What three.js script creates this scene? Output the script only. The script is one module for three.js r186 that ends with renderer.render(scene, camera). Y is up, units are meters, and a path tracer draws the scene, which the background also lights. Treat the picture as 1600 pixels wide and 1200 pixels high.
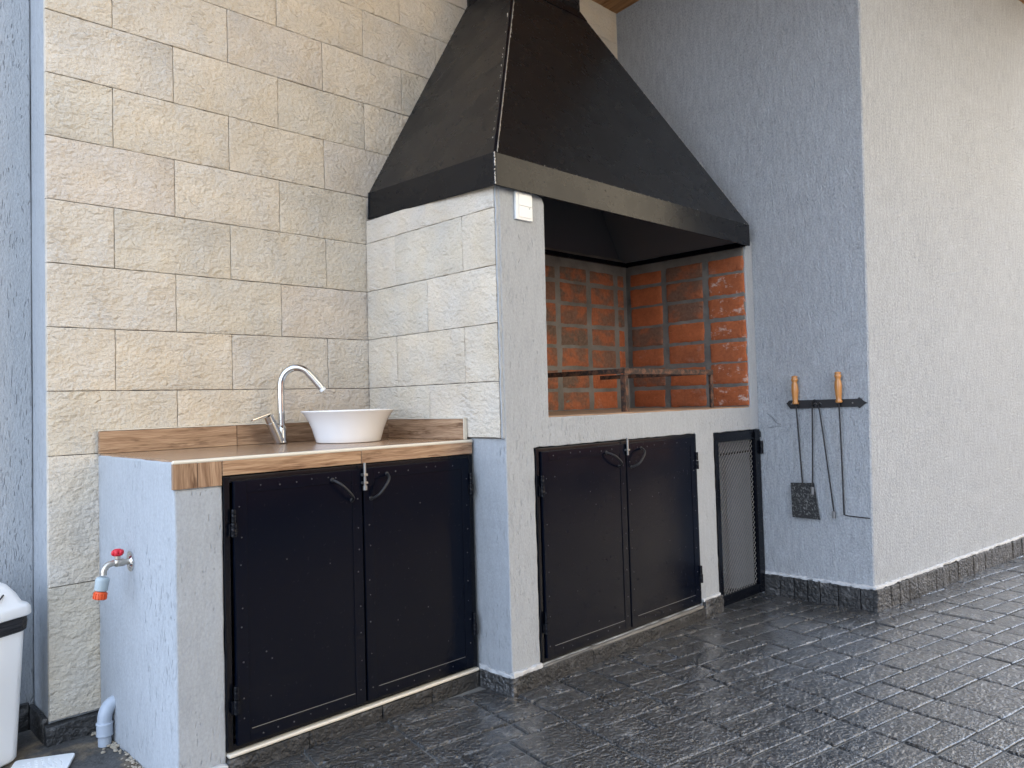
import * as THREE from 'three';
import { mergeGeometries } from 'three/addons/utils/BufferGeometryUtils.js';
import { ImprovedNoise } from 'three/addons/math/ImprovedNoise.js';

// ------------------------------------------------------------------ camera, sky, sun, exposure
const scene = new THREE.Scene();
const camera = new THREE.PerspectiveCamera(53.2, 4 / 3, 0.05, 400);
camera.position.set(-0.6445, 0.9838, 2.6314);
camera.rotation.order = 'YXZ';
camera.rotation.set(0.0367, -0.7579, -0.0275);
camera.setViewOffset(1600, 1200, 44.77, 15.63, 1600, 1200);

const renderer = new THREE.WebGLRenderer({ antialias: true });
renderer.toneMapping = THREE.LinearToneMapping;
renderer.toneMappingExposure = 3.75;
renderer.shadowMap.enabled = true;

const SUN = new THREE.Vector3(0.3, 0.78, -0.82).normalize();
const sun = new THREE.DirectionalLight(new THREE.Color().setRGB(1, 0.90, 0.72), 5);
sun.position.copy(SUN).multiplyScalar(30);
sun.castShadow = true;
sun.shadow.radius = 2;
sun.shadow.mapSize.set(2048, 2048);
Object.assign(sun.shadow.camera, { left: -16, right: 16, top: 16, bottom: -16, near: 1, far: 70 });
scene.add(sun);

function mulberry(a) { return () => { a = (a + 0x6d2b79f5) | 0; let t = Math.imul(a ^ (a >>> 15), 1 | a); t = (t + Math.imul(t ^ (t >>> 7), 61 | t)) ^ t; return ((t ^ (t >>> 14)) >>> 0) / 4294967296; }; }
const clamp = (x, a = 0, b = 1) => Math.min(b, Math.max(a, x));
const smooth = (a, b, x) => { const t = clamp((x - a) / (b - a)); return t * t * (3 - 2 * t); };
const mix = (a, b, t) => a + (b - a) * t;

// periodic gradient noise on a unit square, p cells across each way
function pnoise(seed) {
  const r = mulberry(seed), P = new Uint8Array(512), G = [];
  const a = [...Array(256).keys()];
  for (let i = 255; i > 0; i--) { const j = (r() * (i + 1)) | 0; [a[i], a[j]] = [a[j], a[i]]; }
  for (let i = 0; i < 512; i++) P[i] = a[i & 255];
  for (let i = 0; i < 256; i++) { const t = r() * Math.PI * 2; G.push(Math.cos(t), Math.sin(t)); }
  return (u, v, px, py) => {
    const x = u * px, y = v * py, xi = Math.floor(x), yi = Math.floor(y), fx = x - xi, fy = y - yi;
    const x0 = ((xi % px) + px) % px, y0 = ((yi % py) + py) % py, x1 = (x0 + 1) % px, y1 = (y0 + 1) % py;
    const g = (X, Y, dx, dy) => { const h = P[(P[X & 255] + Y) & 255] * 2; return G[h] * dx + G[h + 1] * dy; };
    const sx = fx * fx * fx * (fx * (fx * 6 - 15) + 10), sy = fy * fy * fy * (fy * (fy * 6 - 15) + 10);
    const n0 = mix(g(x0, y0, fx, fy), g(x1, y0, fx - 1, fy), sx), n1 = mix(g(x0, y1, fx, fy - 1), g(x1, y1, fx - 1, fy - 1), sx);
    return mix(n0, n1, sy) * 1.4;
  };
}
function fbm(n, u, v, px, py, oct, gain = 0.5) {
  let s = 0, a = 1, t = 0;
  for (let i = 0; i < oct; i++) { s += a * n(u + i * 0.137, v + i * 0.071, px, py); t += a; a *= gain; px *= 2; py *= 2; }
  return s / t;
}

{ // sky: clear blue with thin white cloud, the ground below it
  const W = 512, H = 256, d = new Float32Array(W * H * 4), n = pnoise(5);
  for (let j = 0; j < H; j++) for (let i = 0; i < W; i++) {
    const el = ((j + 0.5) / H - 0.5) * Math.PI, s = Math.sin(el), o = (j * W + i) * 4;
    let c;
    if (s < 0) c = [0.1, 0.095, 0.09];
    else {
      const h = Math.pow(1 - s, 3);
      c = [mix(0.44, 1.20, h), mix(0.60, 1.32, h), mix(0.88, 1.54, h)];
      const k = smooth(0.02, 0.5, fbm(n, (i + 0.5) / W, (j + 0.5) / H, 6, 5, 5) + 0.05) * smooth(0.02, 0.25, s) * 0.35;
      c = c.map((x, q) => mix(x, [1.6, 1.65, 1.72][q], k));
    }
    d[o] = c[0]; d[o + 1] = c[1]; d[o + 2] = c[2]; d[o + 3] = 1;
  }
  const t = new THREE.DataTexture(d, W, H, THREE.RGBAFormat, THREE.FloatType);
  t.mapping = THREE.EquirectangularReflectionMapping;
  t.magFilter = t.minFilter = THREE.LinearFilter; t.wrapS = THREE.RepeatWrapping; t.needsUpdate = true;
  scene.background = t; scene.environment = t;
}

// ------------------------------------------------------------------ textures
function tex(W, H, fn, srgb) {   // fn(u, v, x, y) returns a grey value or [r, g, b] in 0..1 (linear values when srgb)
  const d = new Uint8Array(W * H * 4);
  const enc = (x) => srgb ? (x <= 0.0031308 ? x * 12.92 : 1.055 * Math.pow(x, 1 / 2.4) - 0.055) : x;
  for (let y = 0; y < H; y++) for (let x = 0; x < W; x++) {
    let c = fn((x + 0.5) / W, (y + 0.5) / H, x, y); if (typeof c === 'number') c = [c, c, c];
    const o = (y * W + x) * 4;
    for (let k = 0; k < 3; k++) d[o + k] = clamp(enc(clamp(c[k]))) * 255 + 0.5;
    d[o + 3] = 255;
  }
  const t = new THREE.DataTexture(d, W, H);
  t.wrapS = t.wrapT = THREE.RepeatWrapping; t.magFilter = t.minFilter = THREE.LinearFilter;
  if (srgb) t.colorSpace = THREE.SRGBColorSpace;
  t.needsUpdate = true;
  return t;
}
function rep(t, sx, sy = sx) { t.repeat.set(1 / sx, 1 / sy); return t; }
const rgb = (r, g, b) => new THREE.Color().setRGB(r, g, b);

// split-face stone: height field of broken horizontal ledges over grain
const nA = pnoise(11), nB = pnoise(23), nC = pnoise(37), nD = pnoise(53);
const STW = 1024, stoneH = new Float32Array(STW * STW);
for (let y = 0; y < STW; y++) for (let x = 0; x < STW; x++) {
  const u = (x + 0.5) / STW, v = (y + 0.5) / STW;
  const wv = v + 0.035 * fbm(nA, u, v, 5, 7, 3);
  const tt = wv * 20 + 2.4 * fbm(nB, u, v, 5, 9, 4, 0.55), saw = tt - Math.floor(tt), mod = smooth(-0.25, 0.35, fbm(nA, u, v, 9, 14, 3));
  const ledge = smooth(0, 0.75, saw) * (1 - smooth(0.84, 1, saw)) * mod;
  const grain = fbm(nC, u, v, 52, 64, 4, 0.62);
  stoneH[y * STW + x] = clamp(0.42 + 0.24 * ledge + 0.27 * grain + 0.2 * fbm(nD, u, v, 10, 17, 4, 0.55));
}
const stoneBump = rep(tex(STW, STW, (u, v, x, y) => stoneH[y * STW + x]), 0.8);
const stoneMap = rep(tex(STW, STW, (u, v, x, y) => {
  const big = fbm(nD, u, v, 4, 5, 4), warm = fbm(nA, u, v, 7, 6, 3), fine = fbm(nB, u, v, 90, 100, 3, 0.7), spk = fbm(nC, u, v, 150, 160, 2);
  let k = 1.06 + 0.17 * big + 0.11 * fine;
  if (spk > 0.42) k *= 0.8;
  return [0.56 * k * (1 + 0.05 * warm), 0.505 * k, 0.425 * k * (1 - 0.09 * warm)];
}, true), 0.8);

// dragged plaster render: sandy grain with worm-like upright grooves
function plasterTextures(seed, S, metres, grooves, grainAmp, lenMin, lenMax, wMax, speck = 0.12, wave = 0.09) {
  const h = new Float32Array(S * S).fill(0), n1 = pnoise(seed), n2 = pnoise(seed + 1), r = mulberry(seed + 2), px = S / metres;
  const base = new Float32Array(S * S);
  for (let y = 0; y < S; y++) for (let x = 0; x < S; x++) {
    const u = (x + 0.5) / S, v = (y + 0.5) / S;
    base[y * S + x] = 0.68 + grainAmp * fbm(n1, u, v, Math.round(metres * 165), Math.round(metres * 70), 3, 0.7) + wave * fbm(n2, u, v, Math.round(metres * 26), Math.round(metres * 9), 3);
  }
  for (let i = 0; i < grooves; i++) {
    let x = r() * S, y = r() * S, dx = (r() - 0.5) * 0.3;
    if (fbm(n2, x / S, y / S, 4, 4, 3) < (r() - 0.5) * 0.5) continue;
    const len = mix(lenMin, lenMax, r() * r()) * px, w = mix(0.0006, wMax, r()) * px, dep = mix(0.2, 0.75, r() * r());
    for (let s = 0; s < len; s += 0.8) {
      dx += (r() - 0.5) * 0.25; dx *= 0.93; x += dx * 0.6; y += 0.8;
      const taper = Math.min(1, s / (len * 0.25) + 0.35, (len - s) / (len * 0.4) + 0.3), R = w * taper;
      const R2 = Math.ceil(R + 1);
      for (let b = -R2; b <= R2; b++) for (let a = -R2; a <= R2; a++) {
        const q = Math.hypot(a, b) / (R + 0.5); if (q > 1) continue;
        const X = ((Math.round(x) + a) % S + S) % S, Y = ((Math.round(y) + b) % S + S) % S, k = dep * (1 - q * q) * taper;
        if (h[Y * S + X] < k) h[Y * S + X] = k;
      }
    }
  }
  const bump = rep(tex(S, S, (u, v, x, y) => base[y * S + x] - h[y * S + x]), metres);
  const map = rep(tex(S, S, (u, v) => {
    const k = 1 + 0.07 * fbm(n2, u, v, 5, 4, 4) + speck * fbm(n1, u, v, Math.round(metres * 150), Math.round(metres * 95), 3, 0.7) + speck * 0.5 * fbm(n2, u, v, Math.round(metres * 60), Math.round(metres * 12), 2);
    return [0.80 * k, 0.80 * k, 0.80 * k];
  }, true), metres);
  return { bump, map };
}
const plA = plasterTextures(101, 2048, 1.6, 7000, 0.17, 0.005, 0.05, 0.0010, 0.18, 0.05);
const plB = plasterTextures(211, 2048, 2.2, 26000, 0.46, 0.004, 0.020, 0.0008, 0.36, 0.03);

// slate relief of the stamped floor
const slN = pnoise(301), slM = pnoise(307), slS = 1024, slH = new Float32Array(slS * slS);
for (let y = 0; y < slS; y++) for (let x = 0; x < slS; x++) {
  const u = (x + 0.5) / slS, v = (y + 0.5) / slS, wu = u + 0.02 * fbm(slN, u, v, 9, 9, 2), wv = v + 0.02 * fbm(slM, u, v, 8, 9, 2);
  const step = fbm(slM, wu, wv, 12, 16, 4, 0.55), ridge = 1 - Math.abs(fbm(slN, wu, wv, 18, 22, 4, 0.55)) * 2.4;
  const terr = Math.floor((step + 1) * 4.5 + 0.35 * fbm(slN, u, v, 60, 60, 2)) / 9;
  slH[y * slS + x] = clamp(0.1 + 0.45 * terr + 0.22 * ridge + 0.3 * fbm(slN, u, v, 62, 74, 3, 0.6));
}
const slateBump = rep(tex(slS, slS, (u, v, x, y) => slH[y * slS + x]), 0.9);
const slateMap = rep(tex(slS, slS, (u, v, x, y) => {
  const a = fbm(slM, u, v, 10, 9, 5, 0.6), b = fbm(slN, u, v, 40, 44, 3, 0.6), dust = smooth(0.18, 0.5, a + 0.5 * b);
  const k = 1 + 0.5 * a + 0.35 * b;
  return [mix(0.042 * k, 0.16, dust * 0.75), mix(0.042 * k, 0.160, dust * 0.75), mix(0.0425 * k, 0.158, dust * 0.75)];
}, true), 0.9);
const slateRough = rep(tex(512, 512, (u, v) => clamp(0.42 + 0.28 * fbm(slM, u, v, 8, 8, 5, 0.6))), 0.9);

// brick
const brN = pnoise(401), brM = pnoise(409);
const brickBump = rep(tex(512, 512, (u, v) => { const p = fbm(brN, u, v, 22, 24, 4, 0.6), pit = fbm(brM, u, v, 34, 34, 2); return clamp(0.6 + 0.35 * p - (pit > 0.4 ? 0.4 : 0)); }), 0.5);
function brickTex(white, grey, seed) {
  const a = pnoise(seed), b = pnoise(seed + 3);
  return rep(tex(512, 512, (u, v) => {
    const f = fbm(a, u, v, 5, 6, 4), g = fbm(b, u, v, 30, 32, 3, 0.6), s = smooth(0.1, 0.34, fbm(b, u, v, 7, 9, 6, 0.7)), m = smooth(-0.25, 0.2, fbm(a, u + 0.3, v, 4, 5, 5, 0.58));
    const k = 1 + 0.28 * f + 0.25 * g;
    let c = [0.40 * k, 0.110 * k, 0.037 * k];
    c = c.map((x, i) => mix(x, [0.125, 0.09, 0.066][i] * (1 + 0.5 * g), (0.35 + 0.65 * m) * grey));
    return c.map((x, i) => mix(x, [0.72, 0.66, 0.6][i], s * white));
  }, true), 0.5);
}
const mortN = pnoise(431);
const mortarMap = rep(tex(512, 512, (u, v) => { const k = 0.82 + 0.5 * fbm(mortN, u, v, 5, 5, 5, 0.6); return [0.205 * k, 0.192 * k, 0.172 * k]; }, true), 0.8);
const mortarBump = rep(tex(512, 512, (u, v) => 0.5 + 0.45 * fbm(mortN, u, v, 30, 30, 4, 0.65)), 0.8);

// wood grain along u
function woodTex(seed, pal, W, H, mu, mv, streak) {
  const a = pnoise(seed), b = pnoise(seed + 5);
  return rep(tex(W, H, (u, v) => {
    const w = v + 0.03 * fbm(a, u, v, 3, 4, 3), g = fbm(a, u, w, 3, 26, 4, 0.6), f = fbm(b, u, w, 10, 120, 3, 0.7), big = fbm(b, u, v, 2, 3, 3), kn = smooth(0.12, 0.4, fbm(b, u, w, 4, 16, 5, 0.65));
    let t = clamp(0.52 + 0.85 * g + 0.6 * f * streak + 0.35 * big);
    let c = [0, 1, 2].map((i) => mix(pal[0][i], pal[1][i], t));
    return c.map((x, i) => mix(x, pal[2][i], kn * 0.75));
  }, true), mu, mv);
}
const tileWood = woodTex(501, [[0.16, 0.085, 0.046], [0.47, 0.315, 0.20], [0.10, 0.05, 0.028]], 1024, 512, 0.7, 0.35, 1);
const roofWood = woodTex(541, [[0.22, 0.095, 0.032], [0.42, 0.22, 0.085], [0.15, 0.06, 0.022]], 512, 512, 1.2, 0.5, 0.8);
const metN = pnoise(601), metM = pnoise(607);
const metalRough = rep(tex(512, 512, (u, v) => clamp(0.36 + 0.2 * fbm(metN, u, v, 4, 5, 5, 0.6) + (fbm(metM, u, v, 60, 60, 2) > 0.5 ? 0.25 : 0))), 0.9);
const metalBump = rep(tex(512, 512, (u, v) => 0.5 + 0.4 * fbm(metN, u, v, 3, 3, 3, 0.5)), 1.1);
const rustMap = rep(tex(512, 512, (u, v) => { const k = fbm(metN, u, v, 12, 12, 5, 0.65), m = smooth(-0.2, 0.3, k); return [mix(0.035, 0.14, m), mix(0.024, 0.066, m), mix(0.02, 0.038, m)]; }, true), 0.3);
const cemN = pnoise(641), cemM = pnoise(643);
const cementMap = rep(tex(1024, 1024, (u, v) => {
  const a = fbm(cemN, u, v, 8, 8, 6, 0.6), b = fbm(cemM, u, v, 60, 60, 3, 0.6), br = smooth(0.0, 0.35, fbm(cemM, u, v, 6, 6, 5, 0.6)), k = 1 + 0.6 * a + 0.4 * b;
  return [mix(0.07, 0.17, br) * k, mix(0.068, 0.135, br) * k, mix(0.066, 0.095, br) * k];
}, true), 0.8);
const cementBump = rep(tex(1024, 1024, (u, v) => clamp(0.5 + 0.5 * fbm(cemN, u, v, 18, 18, 5, 0.62))), 0.8);
const bladeMap = rep(tex(512, 512, (u, v) => {
  const s = fbm(metN, u + 0.3 * v, v, 26, 7, 4, 0.7), t = fbm(metM, u, v, 9, 20, 4, 0.65), k = smooth(0.12, 0.4, Math.abs(s) + 0.4 * t);
  return [mix(0.02, 0.19, k), mix(0.021, 0.19, k), mix(0.022, 0.185, k)];
}, true), 0.2);

// ------------------------------------------------------------------ materials
const std = (o) => new THREE.MeshStandardMaterial(o), phy = (o) => new THREE.MeshPhysicalMaterial(o);
const M = {};
M.stones = [[1, 1, 1], [1.03, 1.02, 1.0], [0.95, 0.94, 0.94], [0.99, 0.97, 0.97], [0.97, 0.97, 0.95], [1.01, 0.99, 0.95]].map((c) => std({ color: rgb(...c.map((x) => x * 0.98)), map: stoneMap, bumpMap: stoneBump, bumpScale: 0.013, roughness: 0.95 }));
const PAINT = rgb(0.445, 0.472, 0.50);   // the one grey-blue paint of every plastered face
M.plaster = std({ color: PAINT, map: plA.map, bumpMap: plA.bump, bumpScale: 0.006, roughness: 0.9 });
M.plasterRight = std({ color: PAINT, map: plB.map, bumpMap: plB.bump, bumpScale: 0.008, roughness: 0.92 });
M.plasterLeft = std({ color: PAINT, map: plA.map, bumpMap: plA.bump, bumpScale: 0.008, roughness: 0.9 });
M.paintEdge = std({ color: rgb(0.56, 0.57, 0.58), map: mortarMapLight(), bumpMap: mortarBump, bumpScale: 0.004, roughness: 0.85 });
function mortarMapLight() { return rep(tex(256, 256, (u, v) => { const k = 0.9 + 0.3 * fbm(mortN, u, v, 9, 9, 4, 0.6); return [k, k, k]; }, true), 0.3); }
M.slates = [0.85, 1.0, 1.2].map((k) => phy({ color: rgb(k, k, k), map: slateMap, bumpMap: slateBump, bumpScale: 0.025, roughnessMap: slateRough, roughness: 0.7, ior: 1.7, clearcoat: 1, clearcoatRoughness: 0.22 }));
M.skirts = [0.6, 0.8, 1.0].map((k) => std({ color: rgb(k, k, k), map: slateMap, bumpMap: slateBump, bumpScale: 0.016, roughness: 0.5 }));
M.slateDull = std({ color: rgb(0.6, 0.6, 0.6), map: slateMap, bumpMap: slateBump, bumpScale: 0.014, roughness: 0.6 });
M.slateBase = std({ color: rgb(0.9, 0.9, 0.9), map: slateMap, bumpMap: slateBump, bumpScale: 0.012, roughness: 0.6 });
M.joint = std({ color: rgb(0.17, 0.168, 0.16), bumpMap: mortarBump, bumpScale: 0.003, roughness: 0.7 });
M.bricks = [];
for (const [w, g, s] of [[0.0, 0.0, 701], [0.08, 0.15, 711], [0.5, 0.1, 721], [0.02, 0.8, 731], [0.01, 0.95, 741]]) M.bricks.push(std({ map: brickTex(w, g, s), bumpMap: brickBump, bumpScale: 0.005, roughness: 0.92 }));
M.mortar = std({ map: mortarMap, bumpMap: mortarBump, bumpScale: 0.006, roughness: 0.95 });
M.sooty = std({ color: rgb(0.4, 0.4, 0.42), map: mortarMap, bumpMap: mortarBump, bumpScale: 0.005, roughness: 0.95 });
M.hearth = std({ color: rgb(1.9, 1.3, 0.92), map: mortarMap, bumpMap: mortarBump, bumpScale: 0.004, roughness: 0.95 });
M.blackPaint = phy({ color: rgb(0.003, 0.004, 0.007), specularIntensity: 0.4, roughness: 0.6, roughnessMap: metalRough, bumpMap: metalBump, bumpScale: 0.004 });
M.doorPaint = phy({ color: rgb(0.002, 0.0035, 0.009), roughness: 0.5, roughnessMap: metalRough, bumpMap: metalBump, bumpScale: 0.002, specularIntensity: 0.25 });
M.hood = phy({ color: rgb(0.0085, 0.009, 0.0105), roughness: 0.75, specularIntensity: 0.4, roughnessMap: metalRough, bumpMap: metalBump, bumpScale: 0.006 });
M.weld = std({ color: rgb(0.55, 0.52, 0.47), metalness: 0.8, roughness: 0.45 });
M.steel = std({ color: rgb(0.30, 0.30, 0.30), metalness: 0.9, roughness: 0.4 });
M.darkSteel = std({ color: rgb(0.10, 0.10, 0.11), metalness: 0.8, roughness: 0.35 });
M.chrome = std({ color: rgb(0.62, 0.63, 0.64), metalness: 1, roughness: 0.12 });
M.darkIron = std({ color: rgb(0.022, 0.022, 0.024), metalness: 0.3, roughness: 0.5 });
M.meshWire = std({ color: rgb(0.36, 0.345, 0.325), metalness: 0.2, roughness: 0.6 });
M.rust = std({ map: rustMap, bumpMap: mortarBump, bumpScale: 0.002, roughness: 0.85 });
M.tileWood = phy({ map: tileWood, roughness: 0.22 });
M.tileWoods = [[1, 1, 1], [0.86, 0.85, 0.84], [1.12, 1.1, 1.06]].map((c) => phy({ color: rgb(...c), map: tileWood, roughness: 0.22 }));
M.trim = phy({ color: rgb(0.66, 0.61, 0.51), roughness: 0.3 });
M.ceramic = phy({ color: rgb(0.83, 0.83, 0.82), roughness: 0.12, clearcoat: 0.6, clearcoatRoughness: 0.05 });
M.white = phy({ color: rgb(0.80, 0.82, 0.83), roughness: 0.35 });
M.binWhite = phy({ color: rgb(0.84, 0.84, 0.83), roughness: 0.45 });
M.bag = phy({ color: rgb(0.016, 0.014, 0.016), roughness: 0.35, bumpMap: rep(tex(256, 256, (u, v) => 0.5 + 0.5 * fbm(metN, u, v, 5, 14, 4)), 0.12), bumpScale: 0.012 });
M.pvc = phy({ color: rgb(0.40, 0.45, 0.52), roughness: 0.45 });
M.greyPlastic = phy({ color: rgb(0.36, 0.42, 0.44), roughness: 0.4 });
M.orange = phy({ color: rgb(0.72, 0.10, 0.022), roughness: 0.4 });
M.red = phy({ color: rgb(0.62, 0.012, 0.03), roughness: 0.35 });
M.brass = std({ color: rgb(0.50, 0.46, 0.40), metalness: 0.9, roughness: 0.35 });
M.handleWood = phy({ color: rgb(0.50, 0.215, 0.055), roughness: 0.3, clearcoat: 0.5, clearcoatRoughness: 0.2 });
M.blade = std({ map: bladeMap, roughness: 0.6, metalness: 0.2 });
M.roof = std({ map: roofWood, roughness: 0.6 });
M.cement = std({ map: cementMap, bumpMap: cementBump, bumpScale: 0.012, roughness: 0.9 });
M.rubble = std({ color: rgb(0.36, 0.31, 0.24), bumpMap: mortarBump, bumpScale: 0.004, roughness: 0.95 });
M.yardWall = std({ color: rgb(0.88, 0.77, 0.60), map: plA.map, bumpMap: plA.bump, bumpScale: 0.004, roughness: 0.9 });
M.redPlinth = std({ color: rgb(0.13, 0.045, 0.026), roughness: 0.9 });
M.hoodInside = std({ color: rgb(0.085, 0.087, 0.095), roughness: 0.7 });
M.holes = std({ color: rgb(0.03, 0.03, 0.03), roughness: 0.9 });
M.cable = std({ color: rgb(0.02, 0.02, 0.02), roughness: 0.6 });

// ------------------------------------------------------------------ object helpers
const used = {};
function numbered(n) { const k = used[n] = (used[n] ?? -1) + 1; return k ? n + '_' + String(k).padStart(3, '0') : n; }
function thing(name, label, category, pos = [0, 0, 0], group) {
  const o = new THREE.Group(); o.name = numbered(name); o.position.set(...pos);
  if (label) o.userData.label = label;
  if (category) o.userData.category = category;
  if (group) o.userData.group = group;
  scene.add(o); return o;
}
function part(name, geo, mat, parent, label) {
  const g = Array.isArray(geo) ? join(geo) : geo;
  const m = new THREE.Mesh(g, mat); m.name = name; m.castShadow = m.receiveShadow = true;
  if (label) m.userData.label = label;
  parent.add(m); return m;
}
function join(list) {
  const L = list.map((g) => { g = g.index ? g.toNonIndexed() : g; const o = new THREE.BufferGeometry(); for (const a of ['position', 'normal', 'uv']) o.setAttribute(a, g.attributes[a]); return o; });
  return mergeGeometries(L);
}
function boxUV(g, ou = 0, ov = 0) {   // planar uv in metres by the dominant axis of the normal
  if (g.index) g = g.toNonIndexed();
  const p = g.attributes.position, n = p.count, uv = new Float32Array(n * 2), a = new THREE.Vector3(), b = new THREE.Vector3(), c = new THREE.Vector3();
  for (let i = 0; i < n; i += 3) {
    a.fromBufferAttribute(p, i); b.fromBufferAttribute(p, i + 1).sub(a); c.fromBufferAttribute(p, i + 2).sub(a); b.cross(c);
    const X = Math.abs(b.x), Y = Math.abs(b.y), Z = Math.abs(b.z);
    for (let k = 0; k < 3; k++) {
      a.fromBufferAttribute(p, i + k);
      const [u, v] = X >= Y && X >= Z ? [a.z, a.y] : Y >= Z ? [a.x, a.z] : [a.x, a.y];
      uv[(i + k) * 2] = u + ou; uv[(i + k) * 2 + 1] = v + ov;
    }
  }
  g.setAttribute('uv', new THREE.BufferAttribute(uv, 2));
  return g;
}
const noise3 = new ImprovedNoise();
function ticks(lo, hi, c, step) {
  const t = [lo, lo + c], n = Math.max(1, Math.round((hi - lo - 2 * c) / step));
  for (let i = 1; i < n; i++) t.push(lo + c + (hi - lo - 2 * c) * i / n);
  t.push(hi - c, hi); return t;
}
// box with worn edges: c = edge rounding, amp = unevenness, step = grid size
function pbox(x0, x1, y0, y1, z0, z1, { c = 0.003, amp = 0, step = 9, f = 14, ou = 0, ov = 0, warp } = {}) {
  const T = [ticks(x0, x1, c, step), ticks(y0, y1, c, step), ticks(z0, z1, c, step)], lo = [x0, y0, z0], hi = [x1, y1, z1];
  const pos = [], uv = [], key = [], acc = new Map();
  const place = (q) => {
    const ex = q.map((v, i) => (v === lo[i] ? 1 : v === hi[i] ? -1 : 0)), cnt = ex.filter(Boolean).length, o = [...q];
    if (cnt > 1) for (let i = 0; i < 3; i++) o[i] += ex[i] * c * 0.3;
    if (amp) for (let i = 0; i < 3; i++) o[i] += amp * noise3.noise(q[0] * f + i * 7.3, q[1] * f + 3.1, q[2] * f - i * 5.7);
    return warp ? warp(o) : o;
  };
  const tri = (a, b, d, ax) => {
    const P = [a, b, d].map(place), ux = P[1].map((v, i) => v - P[0][i]), vx = P[2].map((v, i) => v - P[0][i]);
    const n = [ux[1] * vx[2] - ux[2] * vx[1], ux[2] * vx[0] - ux[0] * vx[2], ux[0] * vx[1] - ux[1] * vx[0]];
    [a, b, d].forEach((q, i) => {
      pos.push(...P[i]); const w = P[i];
      uv.push((ax === 0 ? w[2] : w[0]) + ou, (ax === 1 ? w[2] : w[1]) + ov);
      const k = q.map((v) => Math.round(v * 1e5)).join(); key.push(k);
      const s = acc.get(k) || [0, 0, 0]; s[0] += n[0]; s[1] += n[1]; s[2] += n[2]; acc.set(k, s);
    });
  };
  for (let ax = 0; ax < 3; ax++) for (const side of [0, 1]) {
    const [b, d] = [(ax + 1) % 3, (ax + 2) % 3];
    for (let i = 0; i + 1 < T[b].length; i++) for (let j = 0; j + 1 < T[d].length; j++) {
      const v = (p, q) => { const o = [0, 0, 0]; o[ax] = side ? hi[ax] : lo[ax]; o[b] = T[b][p]; o[d] = T[d][q]; return o; };
      const A = v(i, j), B = v(i + 1, j), C = v(i + 1, j + 1), D = v(i, j + 1);
      if (side) { tri(A, B, C, ax); tri(A, C, D, ax); } else { tri(A, C, B, ax); tri(A, D, C, ax); }
    }
  }
  const nor = []; for (const k of key) { const s = acc.get(k), l = Math.hypot(...s) || 1; nor.push(s[0] / l, s[1] / l, s[2] / l); }
  const g = new THREE.BufferGeometry();
  g.setAttribute('position', new THREE.Float32BufferAttribute(pos, 3)); g.setAttribute('normal', new THREE.Float32BufferAttribute(nor, 3)); g.setAttribute('uv', new THREE.Float32BufferAttribute(uv, 2));
  return g;
}
// slab with an uneven front: x 0..w, y 0..h, back at z = 0, front at z = d + relief
function slab(w, h, d, { nx = 10, ny = 6, amp = 0.003, e = 0.003, seed = 0, f = 14, ou = 0, ov = 0, tilt = 0 } = {}) {
  const xs = ticks(0, w, e, (w - 2 * e) / nx), ys = ticks(0, h, e, (h - 2 * e) / ny), pos = [], uv = [], idx = [], r = mulberry(seed * 7 + 3), tx = (r() - 0.5) * tilt, ty = (r() - 0.5) * tilt;
  const nX = xs.length, nY = ys.length;
  for (let j = 0; j < nY; j++) for (let i = 0; i < nX; i++) {
    const rx = i === 0 || i === nX - 1, ry = j === 0 || j === nY - 1;
    const q = noise3.noise(xs[i] * f + seed * 3.17, ys[j] * f * 1.5, seed * 1.7), q2 = noise3.noise(xs[i] * f * 2.7, ys[j] * f * 2.7 + seed, seed * 0.7 + 9);
    let z = d + amp * (q + 0.5 * q2) + tx * (xs[i] / w - 0.5) + ty * (ys[j] / h - 0.5);
    if (rx || ry) z -= e * (0.9 + 0.5 * q2);
    const jit = e * 0.5 * q2;
    pos.push(xs[i] + (rx ? jit : 0), ys[j] + (ry ? jit : 0), z); uv.push(xs[i] + ou, ys[j] + ov);
  }
  for (let j = 0; j + 1 < nY; j++) for (let i = 0; i + 1 < nX; i++) { const a = j * nX + i; idx.push(a, a + 1, a + nX + 1, a, a + nX + 1, a + nX); }
  const rim = []; for (let i = 0; i < nX; i++) rim.push(i); for (let j = 1; j < nY; j++) rim.push(j * nX + nX - 1); for (let i = nX - 2; i >= 0; i--) rim.push((nY - 1) * nX + i); for (let j = nY - 2; j > 0; j--) rim.push(j * nX);
  for (let k = 0; k < rim.length; k++) {
    const a = rim[k], b = rim[(k + 1) % rim.length], o = pos.length / 3;
    for (const [v, z] of [[a, 1], [b, 1], [b, 0], [a, 0]]) { pos.push(pos[v * 3], pos[v * 3 + 1], z ? pos[v * 3 + 2] : 0); uv.push(uv[v * 2] + (z ? 0 : 0.01), uv[v * 2 + 1] + (z ? 0 : 0.01)); }
    idx.push(o, o + 2, o + 1, o, o + 3, o + 2);
  }
  const g = new THREE.BufferGeometry();
  g.setAttribute('position', new THREE.Float32BufferAttribute(pos, 3)); g.setAttribute('uv', new THREE.Float32BufferAttribute(uv, 2)); g.setIndex(idx); g.computeVertexNormals();
  return g;
}
function tube(pts, r, seg = 24, rad = 10, closed = false) { return new THREE.TubeGeometry(new THREE.CatmullRomCurve3(pts.map((p) => new THREE.Vector3(...p)), closed, 'centripetal'), seg, r, rad, closed); }
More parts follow.
